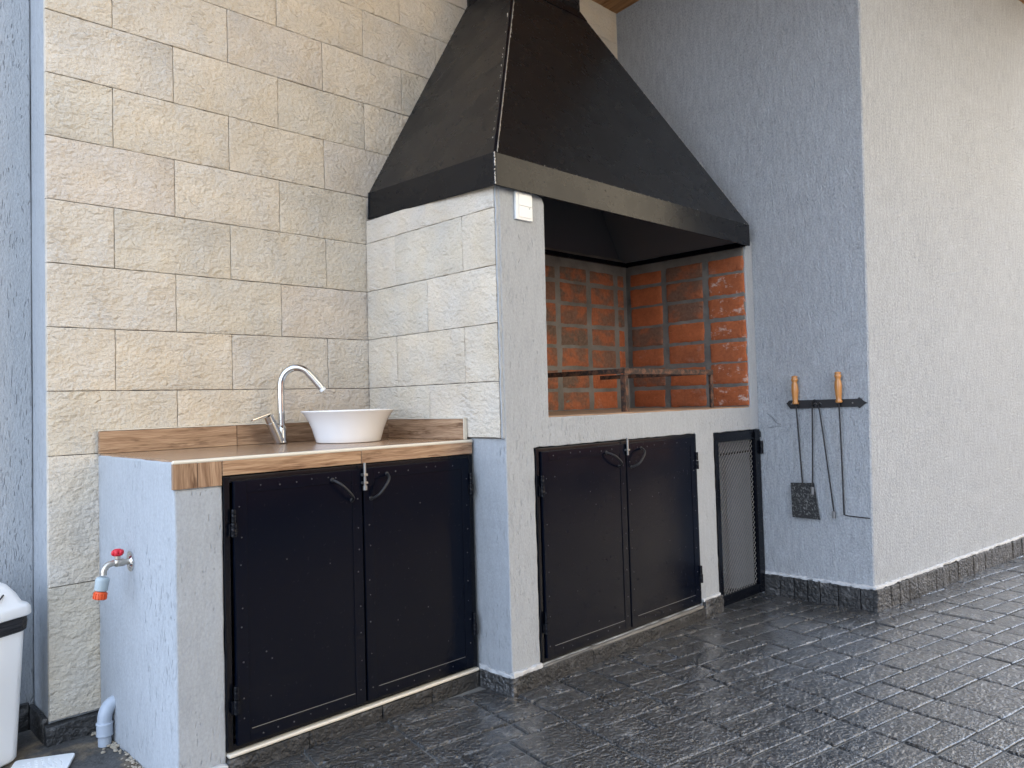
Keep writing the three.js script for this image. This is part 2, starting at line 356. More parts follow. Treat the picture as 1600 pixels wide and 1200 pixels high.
function rod(a, b, r, rad = 10, r2 = r) {
  const A = new THREE.Vector3(...a), B = new THREE.Vector3(...b), d = B.clone().sub(A), g = new THREE.CylinderGeometry(r2, r, d.length(), rad);
  g.applyQuaternion(new THREE.Quaternion().setFromUnitVectors(new THREE.Vector3(0, 1, 0), d.clone().normalize())); const c = A.add(B).multiplyScalar(0.5); g.translate(c.x, c.y, c.z); return g;
}
function lathe(prof, seg = 40) { return new THREE.LatheGeometry(prof.map((p) => new THREE.Vector2(...p)), seg); }
// a sheet of metal through coplanar corners, t thick on the back side
function sheet(P, t = 0.003, ou = 0) {
  const V = P.map((p) => new THREE.Vector3(...p)), n = V[1].clone().sub(V[0]).cross(V[2].clone().sub(V[0])).normalize(), B = V.map((v) => v.clone().addScaledVector(n, -t)), pos = [];
  const add = (...v) => v.forEach((q) => pos.push(q.x, q.y, q.z));
  for (let i = 1; i + 1 < V.length; i++) { add(V[0], V[i], V[i + 1]); add(B[0], B[i + 1], B[i]); }
  for (let i = 0; i < V.length; i++) { const j = (i + 1) % V.length; add(V[i], B[i], B[j]); add(V[i], B[j], V[j]); }
  const g = new THREE.BufferGeometry(); g.setAttribute('position', new THREE.Float32BufferAttribute(pos, 3)); g.computeVertexNormals(); return boxUV(g, ou, ou * 0.7);
}
// wavering outline through corners
function outline(pts, jit, seed, step = 0.03) {
  const r = mulberry(seed), out = [];
  for (let i = 0; i < pts.length; i++) {
    const [ax, ay] = pts[i], [bx, by] = pts[(i + 1) % pts.length], L = Math.hypot(bx - ax, by - ay), n = Math.max(1, Math.round(L / step));
    for (let k = 0; k < n; k++) out.push(new THREE.Vector2(ax + (bx - ax) * k / n + (r() - 0.5) * jit, ay + (by - ay) * k / n + (r() - 0.5) * jit));
  }
  return out;
}

// ------------------------------------------------------------------ main measures
const Yc = 0.8525, Dc = 0.615, Xl = 0.143, Xc = 1.19, Xg = 1.205, Dg = 0.779, Xr = 3.0, ROW = 0.2, Y0 = 0.854;
const FW = Math.atan2(0.185, 1.872);           // turn of the far plaster wall
const ceilY = (z) => 3.236 + 0.1 * z;

// ------------------------------------------------------------------ ground
{
  const g = new THREE.PlaneGeometry(160, 160, 1, 1); g.rotateX(-Math.PI / 2); g.translate(0, -0.013, 0);
  const m = part('ground', boxUV(g), M.cement, scene); m.userData.kind = 'structure';
}
const floor = part('stamped_floor', (() => {
  const s = new THREE.Shape([[-6, 0.62], [Xl, 0.62], [Xl, 0.1], [2.99, 0.1], [2.99, 1.2], [10.5, 1.9], [10.5, 9], [-6, 9]].map((p) => new THREE.Vector2(p[0], -p[1])));
  const g = new THREE.ExtrudeGeometry(s, { depth: 0.02, bevelEnabled: false }); g.rotateX(-Math.PI / 2); g.translate(0, -0.0275, 0); return boxUV(g);
})(), M.joint, scene);
floor.userData.kind = 'structure';
part('far_paving', (() => {
  const s = new THREE.Shape([[-6, 4.0], [0.35, 4.0], [8.4, 4.0], [8.4, 1.75], [10.5, 1.95], [10.5, 8.9], [-6, 8.9]].map((p) => new THREE.Vector2(p[0], -p[1])));
  const g = new THREE.ExtrudeGeometry(s, { depth: 0.006, bevelEnabled: false }); g.rotateX(-Math.PI / 2); g.translate(0, -0.0072, 0); return boxUV(g);
})(), M.slateDull, floor);
{ // stones of the stamped floor, laid in bands turned about ten degrees
  const A = 0.178, ca = Math.cos(A), sa = Math.sin(A), ox = 1.465, oz = 1.108, U = 0.0955, r = mulberry(77), list = [];
  // u runs along the bands, v across them towards the viewer
  for (let band = -5; band < 9; band++) {
    let u = -5.2 + r() * 0.3;
    while (u < 7.6) {
      const kind = r(), w = kind < 0.5 ? 0.15 + r() * 0.06 : kind < 0.9 ? 0.22 + r() * 0.08 : 0.32 + r() * 0.06;
      const split = [[1, 1, 1, 1], [1, 1, 1, 1], [2, 1, 1], [1, 1, 2], [1, 2, 1], [1, 1, 1, 1]][(r() * 6) | 0];
      let v = band * 4;
      for (const s of split) {
        const cells = s === 1 && w > 0.3 && r() < 0.6 ? [0.45 + r() * 0.15] : [];
        const cuts = [0, ...cells, 1];
        for (let k = 0; k + 1 < cuts.length; k++) list.push([u + cuts[k] * w, v * U, (cuts[k + 1] - cuts[k]) * w, s * U]);
        v += s;
      }
      u += w;
    }
  }
  const cx = camera.position.x, cz = camera.position.z, fwd = [Math.sin(0.7579), -Math.cos(0.7579)];
  const seen = [];
  for (const [u, v, w, h] of list) {
    const mu = u + w / 2, mv = v + h / 2, x = ox + mu * ca - mv * sa, z = oz + mu * sa + mv * ca;
    const farZ = 1.293 + (x - Xr) * Math.tan(FW);
    if (x < Xr + 0.12 ? z < 0.66 : z < farZ - 0.1) continue;
    if (x < Xl && z < 0.72) continue;
    if (x < Xg && z < Dc - 0.08) continue;
    if (x < 1.9 && z < Dg - 0.12 && x > Xg + 0.1) continue;
    const dx = x - cx, dz = z - cz, dep = dx * fwd[0] + dz * fwd[1], lat = dx * -fwd[1] * 1 + dz * fwd[0];
    if (dep < 1.0) continue;
    const lateral = dx * Math.cos(0.7579) + dz * Math.sin(0.7579), a = lateral / dep, bottom = 0.98 / dep;
    const inView = a > -0.70 && a < 0.74 && bottom < 0.60;
    if (x > 8.6 || z > 4.2 || a < -1.3 || a > 1.9) continue;
    seen.push({ u, v, w, h, inView, size: w * h / (dep * dep * dep) });
  }
  seen.sort((p, q) => (q.inView - p.inView) || q.size - p.size);
  const rest = [];
  seen.forEach((s, i) => {
    const big = i < 300 && s.inView, gap = 0.0042;
    const g = slab(s.w - gap * 2, s.h - gap * 2, 0.02 + (r() - 0.5) * 0.003, big ? { nx: Math.max(2, Math.round(s.w / 0.06)), ny: Math.max(1, Math.round(s.h / 0.05)), amp: 0.0022, e: 0.0035, seed: i * 0.37 + 1, f: 17, tilt: 0.002, ou: r() * 3, ov: r() * 3 } : { nx: 2, ny: 1, amp: 0.0015, e: 0.003, seed: i * 0.37, tilt: 0.002, ou: r() * 3, ov: r() * 3 });
    // local x -> along the band, local y -> across (towards -v), local z -> up
    const m = new THREE.Matrix4().makeBasis(new THREE.Vector3(ca, 0, sa), new THREE.Vector3(sa, 0, -ca), new THREE.Vector3(0, 1, 0));
    const U0 = s.u + gap, V0 = s.v + s.h - gap;
    m.setPosition(ox + U0 * ca - V0 * sa, -0.02, oz + U0 * sa + V0 * ca);
    if (big) { const k = part('paving_stone', g, M.slates[(r() * 3) | 0], floor); k.applyMatrix4(m); } else { g.applyMatrix4(m); rest.push(g); }
  });
  const k = part('paving_stones', rest, M.slates[1], floor); k.userData.kind = 'stuff';
}

// ------------------------------------------------------------------ stone wall behind the counter
const rt = mulberry(9);
let tileSeed = 1;
function stoneTile(parent, x, y, w, h, facing, at, name = 'stone_tile') {
  const gap = 0.0012, d = 0.02 + (rt() - 0.5) * 0.0022, s = tileSeed++;
  const g = slab(w - gap * 2, h - gap * 2, d, { nx: Math.max(3, Math.round(w / 0.028)), ny: Math.max(3, Math.round(h / 0.026)), amp: 0.0026, e: 0.0022, seed: s * 0.53, f: 16, ou: rt() * 5, ov: rt() * 5, tilt: 0.002 });
  const m = part(name, g, M.stones[(rt() * M.stones.length) | 0], parent);
  if (facing === 'z') m.position.set(x + gap, y + gap, at - 0.02);
  else { m.rotation.y = -Math.PI / 2; m.position.set(at + 0.02, y + gap, x + gap); }   // faces -x, x runs along z
  return m;
}
{
  const w = thing('stone_wall', 'beige split stone clad wall rising behind the wash basin and the hood', 'wall');
  part('plaster_backing', pbox(0.004, 3.02, -0.03, 3.6, -0.34, -0.019, { c: 0.006, amp: 0.002, step: 0.12 }), M.plaster, w, 'plastered end of the stone wall');
  part('joint_backing', boxUV(new THREE.BoxGeometry(3.0, 3.3, 0.01).translate(1.505, 1.75, -0.0145)), M.mortar, w);
  for (let k = 0; k < 13; k++) {
    const y = Y0 + k * ROW; let x = k % 2 ? -0.2 : 0;
    while (x < Xr) { const a = Math.max(0, x), b = Math.min(Xr, x + 0.4); if (b - a > 0.02 && !(a > 1.25 && b < 2.9 && y + ROW < 1.75)) stoneTile(w, a, y, b - a, ROW, 'z', 0); x += 0.4; }
  }
  for (const y of [0.454, 0.052]) { stoneTile(w, 0, y, 0.2, y < 0.2 ? 0.402 : 0.4, 'z', 0.001); }
  part('skirting_stone', pbox(-0.012, 0.15, -0.034, 0.043, -0.02, 0.018, { c: 0.004, amp: 0.002, step: 0.03, f: 30 }), M.slateBase, w);
  part('skirting_stone', pbox(-0.014, 0.002, -0.034, 0.06, -0.19, -0.021, { c: 0.004, amp: 0.002, step: 0.03, f: 30 }), M.slateBase, w);
}
{ // grey wall at the left edge
  const w = thing('plaster_wall', 'dark grey rough plastered wall at the left edge behind the white bin', 'wall');
  part('wall', pbox(-0.62, 0.003, -0.034, 3.3, -0.44, -0.185, { c: 0.006, amp: 0.003, step: 0.2, f: 6 }), M.plasterLeft, w);
  part('skirting_stone', pbox(-0.62, -0.016, -0.034, 0.07, -0.184, -0.168, { c: 0.004, amp: 0.002, step: 0.08, f: 20 }), M.slateBase, w);
}
{ // grey wall on the right, round its corner
  const w = thing('plaster_wall', 'grey rough plastered wall right of the barbecue, turning a corner beside the fire tools', 'wall');
  const tz = Math.tan(FW);
  // one solid: back corner, front corner (leaning slightly), far end
  const pos = [], yT = 3.6, seg = 12, add = (...p) => pos.push(...p.flat());
  const zc = (y) => 1.293 + 0.0195 * y, quad = (a, b, c, d) => add(a, b, c, a, c, d);
  for (let i = 0; i < seg; i++) {
    const y0 = -0.03 + (yT + 0.03) * i / seg, y1 = -0.03 + (yT + 0.03) * (i + 1) / seg, far = (y) => [10, y, zc(y) + 7 * tz];
    const e = 0.006, A = (y) => [Xr, y, -0.3], B = (y) => [Xr, y, zc(y) - e], B2 = (y) => [Xr + e, y, zc(y)];
    quad(A(y0), B(y0), B(y1), A(y1)); quad(B(y0), B2(y0), B2(y1), B(y1)); quad(B2(y0), far(y0), far(y1), B2(y1));
    quad(far(y0), [10, y0, -0.3], [10, y1, -0.3], far(y1)); quad([10, y0, -0.3], A(y0), A(y1), [10, y1, -0.3]);
  }
  quad([Xr, yT, -0.3], [Xr, yT, zc(yT)], [10, yT, zc(yT) + 7 * tz], [10, yT, -0.3]);
  let g = new THREE.BufferGeometry(); g.setAttribute('position', new THREE.Float32BufferAttribute(pos, 3)); g.computeVertexNormals();
  part('wall', boxUV(g), M.plasterRight, w);
  for (const q of [tube([[Xr, 0.885, 0.83], [Xr - 0.001, 0.865, 0.855], [Xr - 0.0005, 0.845, 0.868], [Xr, 0.834, 0.892]], 0.0025, 16, 6), tube([[Xr, 0.818, 0.832], [Xr - 0.001, 0.824, 0.86], [Xr, 0.826, 0.894]], 0.0022, 14, 6)]) part('plaster_scar', q, M.plasterRight, w);
  // upright cut skirting stones
  const r = mulberry(33);
  let z = Dg + 0.004;
  while (z < 1.285) { const l = Math.min(0.055 + r() * 0.05, 1.296 - z); const k = part('skirting_stone', slab(l - 0.004, 0.104 + (r() - 0.5) * 0.004, 0.017 + r() * 0.004, { nx: 3, ny: 5, amp: 0.002, e: 0.003, seed: z * 31, f: 40, ou: r() * 3, ov: r() * 3 }), M.skirts[(r() * 3) | 0], w); k.rotation.y = -Math.PI / 2; k.position.set(Xr, -0.01, z); z += l; }
  let d = -0.018;
  while (d < 5.5) { const l = 0.055 + r() * 0.055; const k = part('skirting_stone', slab(l - 0.004, 0.104 + (r() - 0.5) * 0.004, 0.017 + r() * 0.004, { nx: 3, ny: 5, amp: 0.002, e: 0.003, seed: d * 17 + 5, f: 40, ou: r() * 3, ov: r() * 3 }), M.skirts[(r() * 3) | 0], w); k.rotation.y = -FW; k.position.set(Xr + d * Math.cos(FW), -0.01, 1.2955 + d * Math.sin(FW)); d += l; }
  const bead = [];
  bead.push(pbox(Xr - 0.012, Xr + 0.005, 0.0945, 0.108, Dg + 0.004, 1.296, { c: 0.003, amp: 0.008, step: 0.012, f: 55 }));
  const bb = pbox(-0.012, 5.5, 0.0945, 0.108, -0.004, 0.012, { c: 0.003, amp: 0.008, step: 0.015, f: 55 }); bb.rotateY(-FW); bb.translate(Xr, 0, 1.2945); bead.push(bb);
  for (const q of bead) part('paint_line', q, M.paintEdge, w, 'whitish uneven paint edge above the skirting');
}

// ------------------------------------------------------------------ doors shared by counter and barbecue
function bow(a, b, out) {   // curved pull handle from a to b standing out of a front that faces +z
  const L = Math.hypot(b[0] - a[0], b[1] - a[1]), m = (t, z) => [mix(a[0], b[0], t), mix(a[1], b[1], t), a[2] + z];
  const g = [tube([m(0, 0), m(0.04, out * 0.35), m(0.2, out * 0.85), m(0.5, out), m(0.8, out * 0.85), m(0.96, out * 0.35), m(1, 0)], 0.0042, 26, 8)];
  for (const p of [a, b]) { const s = new THREE.SphereGeometry(0.0075, 10, 6); s.scale(1, 1, 0.5); s.translate(p[0], p[1], p[2] + 0.001); g.push(s); }
  return g;
}
function leaf(parent, x0, x1, y0, y1, z, side, hA, hB, hingeY, seed) {
  const r = mulberry(seed), b = 0.036, d = new THREE.Group(); d.name = 'door'; parent.add(d);
  part('door_sheet', pbox(x0, x1, y0, y1, z - 0.012, z, { c: 0.0015, ou: seed * 0.37, ov: seed * 0.61, amp: 0.0008, step: 0.09, f: 7 }), M.doorPaint, d);
  const t = 0.0026, fr = [pbox(x0 + 0.001, x0 + b, y0 + 0.001, y1 - 0.001, z + 0.0005, z + t, { c: 0.001 }), pbox(x1 - b, x1 - 0.001, y0 + 0.001, y1 - 0.001, z + 0.0005, z + t, { c: 0.001 }), pbox(x0 + b, x1 - b, y1 - b, y1 - 0.001, z + 0.0005, z + t - 0.0006, { c: 0.001 }), pbox(x0 + b, x1 - b, y0 + 0.001, y0 + b, z + 0.0005, z + t - 0.0006, { c: 0.001 })];
  part('door_border', fr, M.doorPaint, d);
  part('scraped_edge', pbox(x0 + b + 0.006, x1 - b - 0.004, y0 + b, y0 + b + 0.0012, z + 0.0005, z + 0.0028, { c: 0.0005 }), M.steel, d, 'pale scraped metal edge low on the door');
  const rv = [], rivet = (x, y, zz, s) => { const k = new THREE.SphereGeometry(s, 7, 5); k.scale(1, 1, 0.7); k.translate(x, y, zz); rv.push(k); };
  for (const x of [x0 + b * 0.5, x1 - b * 0.5]) { const n = 8; for (let i = 0; i < n; i++) rivet(x + (r() - 0.5) * 0.008, mix(y0 + 0.03, y1 - 0.03, (i + 0.1 + r() * 0.5) / n), z + t, 0.0018 + r() * 0.0008); }
  for (const y of [y0 + b * 0.5, y1 - b * 0.5]) { const n = 6; for (let i = 0; i < n; i++) rivet(mix(x0 + 0.05, x1 - 0.05, (i + 0.1 + r() * 0.6) / n), y + (r() - 0.5) * 0.008, z + t, 0.0018 + r() * 0.0008); }
  for (let i = 0; i < 5; i++) rivet(mix(x0 + 0.06, x1 - 0.06, r()), mix(y0 + 0.06, y1 - 0.06, r()), z, 0.0014 + r() * 0.001);
  const rm = part('rivets', rv, M.darkSteel, d); rm.userData.kind = 'stuff';
  part('handle', bow([...hA, z + 0.001], [...hB, z + 0.001], 0.034), M.darkIron, d);
  for (const y of hingeY) {
    const hx = side < 0 ? x0 - 0.004 : x1 + 0.004;
    part('hinge', [rod([hx, y - 0.038, z + 0.006], [hx, y - 0.001, z + 0.006], 0.0085, 12), rod([hx, y + 0.001, z + 0.006], [hx, y + 0.036, z + 0.006], 0.0068, 12), pbox(hx - 0.012, hx + 0.012, y - 0.036, y - 0.004, z - 0.002, z + 0.004, { c: 0.001 })], M.blackPaint, d);
  }
  return d;
}
function ironFrame(x0, x1, y0, y1, z0, z1, b, mid) {
  const g = [pbox(x0, x0 + b, y0, y1, z0, z1, { c: 0.002 }), pbox(x1 - b, x1, y0, y1, z0, z1, { c: 0.002 }), pbox(x0 + b, x1 - b, y1 - b, y1, z0, z1 - 0.001, { c: 0.002 }), pbox(x0 + b, x1 - b, y0, y0 + b, z0, z1 - 0.001, { c: 0.002 })];
  if (mid) g.push(pbox(mid - 0.008, mid + 0.008, y0 + b, y1 - b, z0, z0 + 0.012, { c: 0.001 }));
  return g;
}

// ------------------------------------------------------------------ sink counter
{
  const c = thing('sink_counter', 'low plastered counter with black double doors, wood-look tiles and the white basin on top', 'counter');
  part('side_wall', pbox(Xl, Xl + 0.13, -0.04, Yc - 0.004, 0.002, Dc - 0.002, { c: 0.006, amp: 0.0022, step: 0.04 }), M.plaster, c, 'plastered left side');
  part('front_pillar', pbox(Xl + 0.0008, 0.275, -0.02, 0.776, Dc - 0.12, Dc + 0.001, { c: 0.006, amp: 0.0022, step: 0.04 }), M.plaster, c);
  part('cabinet_back', boxUV(new THREE.BoxGeometry(0.93, 0.74, 0.02).translate(0.735, 0.43, 0.03)), M.mortar, c);
  part('plinth', pbox(0.272, Xg, -0.02, 0.045, 0.1, Dc - 0.004, { c: 0.004 }), M.mortar, c);
  part('door_ledge', pbox(0.276, Xg - 0.012, 0.047, 0.058, Dc - 0.1, Dc + 0.016, { c: 0.004, amp: 0.0015, step: 0.05, f: 20 }), M.trim, c, 'cream tile edge under the doors');
  const cuts = [0.276, 0.52, 0.78, 0.98, Xg - 0.004];
  for (let i = 0; i < 4; i++) { const k = part('skirting_stone', slab(cuts[i + 1] - cuts[i] - 0.003, 0.064, 0.018, { nx: 8, ny: 4, amp: 0.003, e: 0.003, seed: i + 61, f: 30, ou: i * 0.41, ov: i * 0.3 }), M.slateDull, c); k.position.set(cuts[i], -0.02, Dc - 0.002); }
  { const k = part('skirting_stone', slab(0.15, 0.05, 0.012, { nx: 6, ny: 3, amp: 0.003, e: 0.003, seed: 71, f: 30 }), M.slates[1], c); k.position.set(0.128, -0.022, Dc - 0.002); }
  part('paint_line', pbox(Xl - 0.002, 0.275, 0.024, 0.036, Dc - 0.005, Dc + 0.012, { c: 0.003, amp: 0.008, step: 0.012, f: 55 }), M.paintEdge, c);
  // top of wood-look tiles with a cream nosing
  const tc = [Xl + 0.004, 0.40, 0.79, Xc + 0.012];
  for (let i = 0; i < 3; i++) part('countertop_tile', pbox(tc[i] + 0.0008, tc[i + 1] - 0.0008, Yc - 0.03, Yc, 0.003, Dc - 0.006, { c: 0.0012, ou: i * 0.77, ov: i * 0.23 }), M.tileWoods[i % 3], c);
  part('edge_trim', (() => { const g = new THREE.CapsuleGeometry(0.0058, Xc + 0.004 - Xl, 6, 12); g.rotateZ(Math.PI / 2); g.translate((Xl + Xc + 0.004) / 2, Yc - 0.0052, Dc + 0.0015); return g; })(), M.trim, c, 'pale rounded nosing along the counter edge');
  const wtile = (x0, x1, y0, y1, z0, z1, i, up) => { const g = pbox(x0, x1, y0, y1, z0, z1, { c: 0.0012 }); const u = g.attributes.uv; for (let k = 0; k < u.count; k++) { const a = u.getX(k), b = u.getY(k); u.setXY(k, (up ? b : a) + i * 0.37, (up ? a : b) + i * 0.173); } return g; };
  part('apron_tile', wtile(Xl - 0.004, 0.2035, 0.777, 0.8455, Dc - 0.006, Dc + 0.006, 1, true), M.tileWoods[1], c);
  part('apron_tile', wtile(0.205, 0.2715, 0.777, 0.8455, Dc - 0.006, Dc + 0.0055, 2, true), M.tileWoods[0], c);
  part('apron_tile', wtile(0.2735, 0.7235, 0.803, 0.8455, Dc - 0.012, Dc + 0.0055, 3), M.tileWoods[2], c);
  part('apron_tile', wtile(0.7255, Xc + 0.004, 0.803, 0.8455, Dc - 0.012, Dc + 0.0058, 4), M.tileWoods[0], c);
  part('backsplash_tile', wtile(Xl, 0.604, Yc + 0.0008, 0.924, 0.003, 0.017, 5), M.tileWoods[0], c);
  part('backsplash_tile', wtile(0.606, 1.02, Yc + 0.0008, 0.925, 0.003, 0.0165, 6), M.tileWoods[1], c);
  part('backsplash_tile', wtile(1.022, Xc - 0.004, Yc + 0.0008, 0.924, 0.003, 0.017, 7), M.tileWoods[0], c);
  part('backsplash_tile', wtile(Xc - 0.018, Xc - 0.003, Yc + 0.0008, 0.925, 0.019, 0.153, 8), M.tileWoods[1], c);
  part('backsplash_tile', wtile(Xc - 0.018, Xc - 0.003, Yc + 0.0008, 0.926, 0.155, 0.6, 9), M.tileWoods[0], c);
  part('backsplash_trim', [pbox(Xl, Xc - 0.02, 0.9255, 0.9285, 0.003, 0.018, { c: 0.0008 }), pbox(Xc - 0.0185, Xc - 0.003, 0.927, 0.93, 0.019, 0.604, { c: 0.0008 }), pbox(Xc - 0.0185, Xc - 0.003, Yc + 0.001, 0.9265, 0.601, 0.604, { c: 0.0008 })], M.trim, c);
  part('door_frame', ironFrame(0.275, Xg - 0.012, 0.061, 0.800, Dc - 0.03, Dc + 0.006, 0.018, 0.722), M.blackPaint, c);
  leaf(c, 0.301, 0.7185, 0.073, 0.787, Dc + 0.012, -1, [0.613, 0.762], [0.681, 0.694], [0.675, 0.20], 5);
  leaf(c, 0.7255, Xg - 0.036, 0.073, 0.789, Dc + 0.012, 1, [0.815, 0.764], [0.752, 0.692], [0.70, 0.215], 6);
  part('bolt_latch', [rod([0.722, 0.735, Dc + 0.026], [0.722, 0.806, Dc + 0.026], 0.0045, 10), rod([0.722, 0.722, Dc + 0.026], [0.722, 0.735, Dc + 0.026], 0.0075, 10), pbox(0.7145, 0.7295, 0.765, 0.773, Dc + 0.015, Dc + 0.033, { c: 0.001 }), pbox(0.7145, 0.7295, 0.741, 0.748, Dc + 0.015, Dc + 0.033, { c: 0.001 })], M.steel, c, 'bright bolt latch between the doors');
}

// ------------------------------------------------------------------ barbecue
{
  const b = thing('barbecue', 'grey plastered built-in barbecue with open brick firebox under the black hood', 'barbecue');
  const U = outline([[Xg, -0.02], [3.0, -0.02], [3.0, 1.755], [2.926, 1.755], [2.924, 0.922], [1.429, 0.922], [1.437, 1.70], [1.425, 1.722], [1.385, 1.735], [Xg, 1.74]], 0.0016, 44);
  const sh = new THREE.Shape(U);
  for (const [q, s] of [[[[1.346, 0.06], [1.346, 0.818], [2.404, 0.818], [2.404, 0.06]], 45], [[[2.560, -0.01], [2.560, 0.812], [2.988, 0.812], [2.988, -0.01]], 46]]) sh.holes.push(new THREE.Path(outline(q, 0.004, s)));
  const slabG = new THREE.ExtrudeGeometry(sh, { depth: 0.18, bevelEnabled: true, bevelThickness: 0.004, bevelSize: 0.004, bevelOffset: -0.004, bevelSegments: 2 }); slabG.translate(0, 0, Dg - 0.184);
  part('front_wall', boxUV(slabG, 0.3, 0.2), M.plaster, b);
  part('left_wall', pbox(Xg + 0.004, 1.41, -0.02, 1.735, 0.002, Dg - 0.15, { c: 0.004 }), M.plaster, b);
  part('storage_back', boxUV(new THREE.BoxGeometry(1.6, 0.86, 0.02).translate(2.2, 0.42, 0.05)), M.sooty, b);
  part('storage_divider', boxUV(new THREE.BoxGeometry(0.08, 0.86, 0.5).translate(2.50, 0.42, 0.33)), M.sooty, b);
  part('hearth_slab', pbox(1.40, 2.97, 0.845, 0.921, 0.04, Dg - 0.2, { c: 0.003 }), M.mortar, b);
  part('hearth_floor', pbox(1.432, 2.915, 0.905, 0.9275, 0.06, Dg - 0.006, { c: 0.004, amp: 0.002, step: 0.08 }), M.hearth, b, 'pale brick dust coloured firebox floor');
  // brick lining: mortar bed and bricks
  part('mortar', [pbox(1.41, 2.99, 0.92, 1.76, 0.004, 0.063, { c: 0.003, amp: 0.003, step: 0.05 }), pbox(2.916, 2.99, 0.925, 1.72, 0.05, 0.770, { c: 0.003, amp: 0.003, step: 0.05 }), pbox(1.39, 1.434, 0.925, 1.70, 0.05, 0.62, { c: 0.003, amp: 0.003, step: 0.05 })], M.mortar, b);
  const r = mulberry(88), H = 0.1125, n = 7;
  const edge = [0.775, 0.560, 0.312, 0.075];
  for (let j = 0; j < n; j++) for (let i = 0; i < 3; i++) {
    const y = 0.929 + j * H, z1 = edge[i] - (i ? 0.013 + r() * 0.006 : 0.004), z0 = edge[i + 1] + 0.013 + r() * 0.006, hh = (j === n - 1 ? 0.072 : H - 0.014) + (r() - 0.5) * 0.008;
    const k = part('brick', slab(z1 - z0, hh, 0.016 + (r() - 0.5) * 0.004, { nx: 7, ny: 4, amp: 0.003, e: 0.0075, seed: j * 3 + i + 100, f: 22, ou: r() * 4, ov: r() * 4, tilt: 0.004 }), M.bricks[i === 0 ? (j === 1 || j === 4 || j === 5 || r() < 0.3 ? 2 : r() < 0.5 ? 1 : 0) : r() < (i === 1 ? 0.7 : 0.4) ? (r() < 0.6 ? 0 : 1) : 3], b);
    k.rotation.y = -Math.PI / 2; k.rotation.z = 0; k.position.set(2.9265, y + (r() - 0.5) * 0.005, z0);
  }
  const bx = [1.44, 1.60, 1.85, 2.085, 2.325, 2.575, 2.815, 2.905];
  for (let j = 0; j < n; j++) for (let i = 0; i + 1 < bx.length; i++) {
    const y = 0.929 + j * H, x0 = bx[i] + 0.014 + r() * 0.005, x1 = bx[i + 1] - 0.014 - r() * 0.005, hh = (j === n - 1 ? 0.068 : H - 0.015) + (r() - 0.5) * 0.009;
    const k = part('brick', slab(x1 - x0, hh, 0.015 + (r() - 0.5) * 0.004, { nx: 6, ny: 4, amp: 0.003, e: 0.0075, seed: j * 9 + i + 200, f: 22, ou: r() * 4, ov: r() * 4, tilt: 0.004 }), M.bricks[i >= 5 && j < 4 ? (r() < 0.4 ? 1 : 3) : r() < 0.55 ? 4 : 3], b);
    k.position.set(x0, y + (r() - 0.5) * 0.005, 0.0525);
  }
  // stone cladding on the left flank
  for (let k = 0; k < 5; k++) {
    const y = Y0 + k * ROW + (k === 0 ? 0.006 : 0), h = k === 4 ? 0.096 : k === 0 ? ROW - 0.006 : ROW, zs = k % 2 ? [0.004, 0.2, 0.6, 0.768] : [0.004, 0.395, 0.768];
    for (let i = 0; i + 1 < zs.length; i++) stoneTile(b, zs[i], y, zs[i + 1] - zs[i], h, 'x', Xc);
  }
  part('joint_backing', boxUV(new THREE.BoxGeometry(0.008, 0.88, 0.76).translate(Xg + 0.0012, 1.296, 0.386)), M.mortar, b);
  part('plaster_edge', pbox(Xc + 0.002, Xg + 0.012, Y0 + 0.004, 1.745, 0.7685, Dg - 0.003, { c: 0.003, amp: 0.003, step: 0.025, f: 30 }), M.plaster, b, 'whitish plaster edge closing the stone cladding');
  // skirting
  const cuts = [Xg - 0.016, 1.62, 1.99, 2.41];
  for (let i = 0; i < 3; i++) { const k = part('skirting_stone', slab(cuts[i + 1] - cuts[i] - 0.003, 0.068 - i * 0.006, 0.019, { nx: 9, ny: 4, amp: 0.003, e: 0.003, seed: i + 81, f: 30, ou: i * 0.31, ov: i * 0.27 }), M.slateDull, b); k.position.set(cuts[i], -0.012, Dg - 0.001); }
  { const k = part('skirting_stone', slab(0.150, 0.088, 0.02, { nx: 5, ny: 5, amp: 0.003, e: 0.003, seed: 85, f: 30 }), M.slates[0], b); k.position.set(2.411, -0.012, Dg - 0.001); }
  { const k = part('skirting_stone', slab(0.165, 0.066, 0.016, { nx: 6, ny: 4, amp: 0.003, e: 0.003, seed: 87, f: 30, ou: 1.3 }), M.slates[2], b); k.rotation.y = -Math.PI / 2; k.position.set(Xg, -0.012, 0.632); }
  for (const q of [pbox(Xg - 0.006, 1.346, 0.052, 0.070, Dg - 0.004, Dg + 0.012, { c: 0.003, amp: 0.008, step: 0.012, f: 55 }), pbox(Xg - 0.010, Xg + 0.004, 0.050, 0.066, 0.62, Dg + 0.008, { c: 0.003, amp: 0.008, step: 0.012, f: 55 }), pbox(2.406, 2.558, 0.073, 0.084, Dg - 0.004, Dg + 0.012, { c: 0.003, amp: 0.008, step: 0.012, f: 55 })]) part('paint_line', q, M.paintEdge, b);
  part('door_ledge', pbox(1.35, 2.402, 0.045, 0.058, Dg - 0.1, Dg + 0.014, { c: 0.004, amp: 0.002, step: 0.05, f: 20 }), M.mortar, b);
  // doors
  part('door_frame', ironFrame(1.349, 2.401, 0.066, 0.815, Dg - 0.03, Dg + 0.004, 0.016, 1.868), M.blackPaint, b);
  leaf(b, 1.371, 1.864, 0.078, 0.803, Dg + 0.009, -1, [1.742, 0.776], [1.820, 0.716], [0.683, 0.205], 7);
  leaf(b, 1.872, 2.380, 0.078, 0.803, Dg + 0.009, 1, [1.972, 0.779], [1.900, 0.708], [0.70, 0.20], 8);
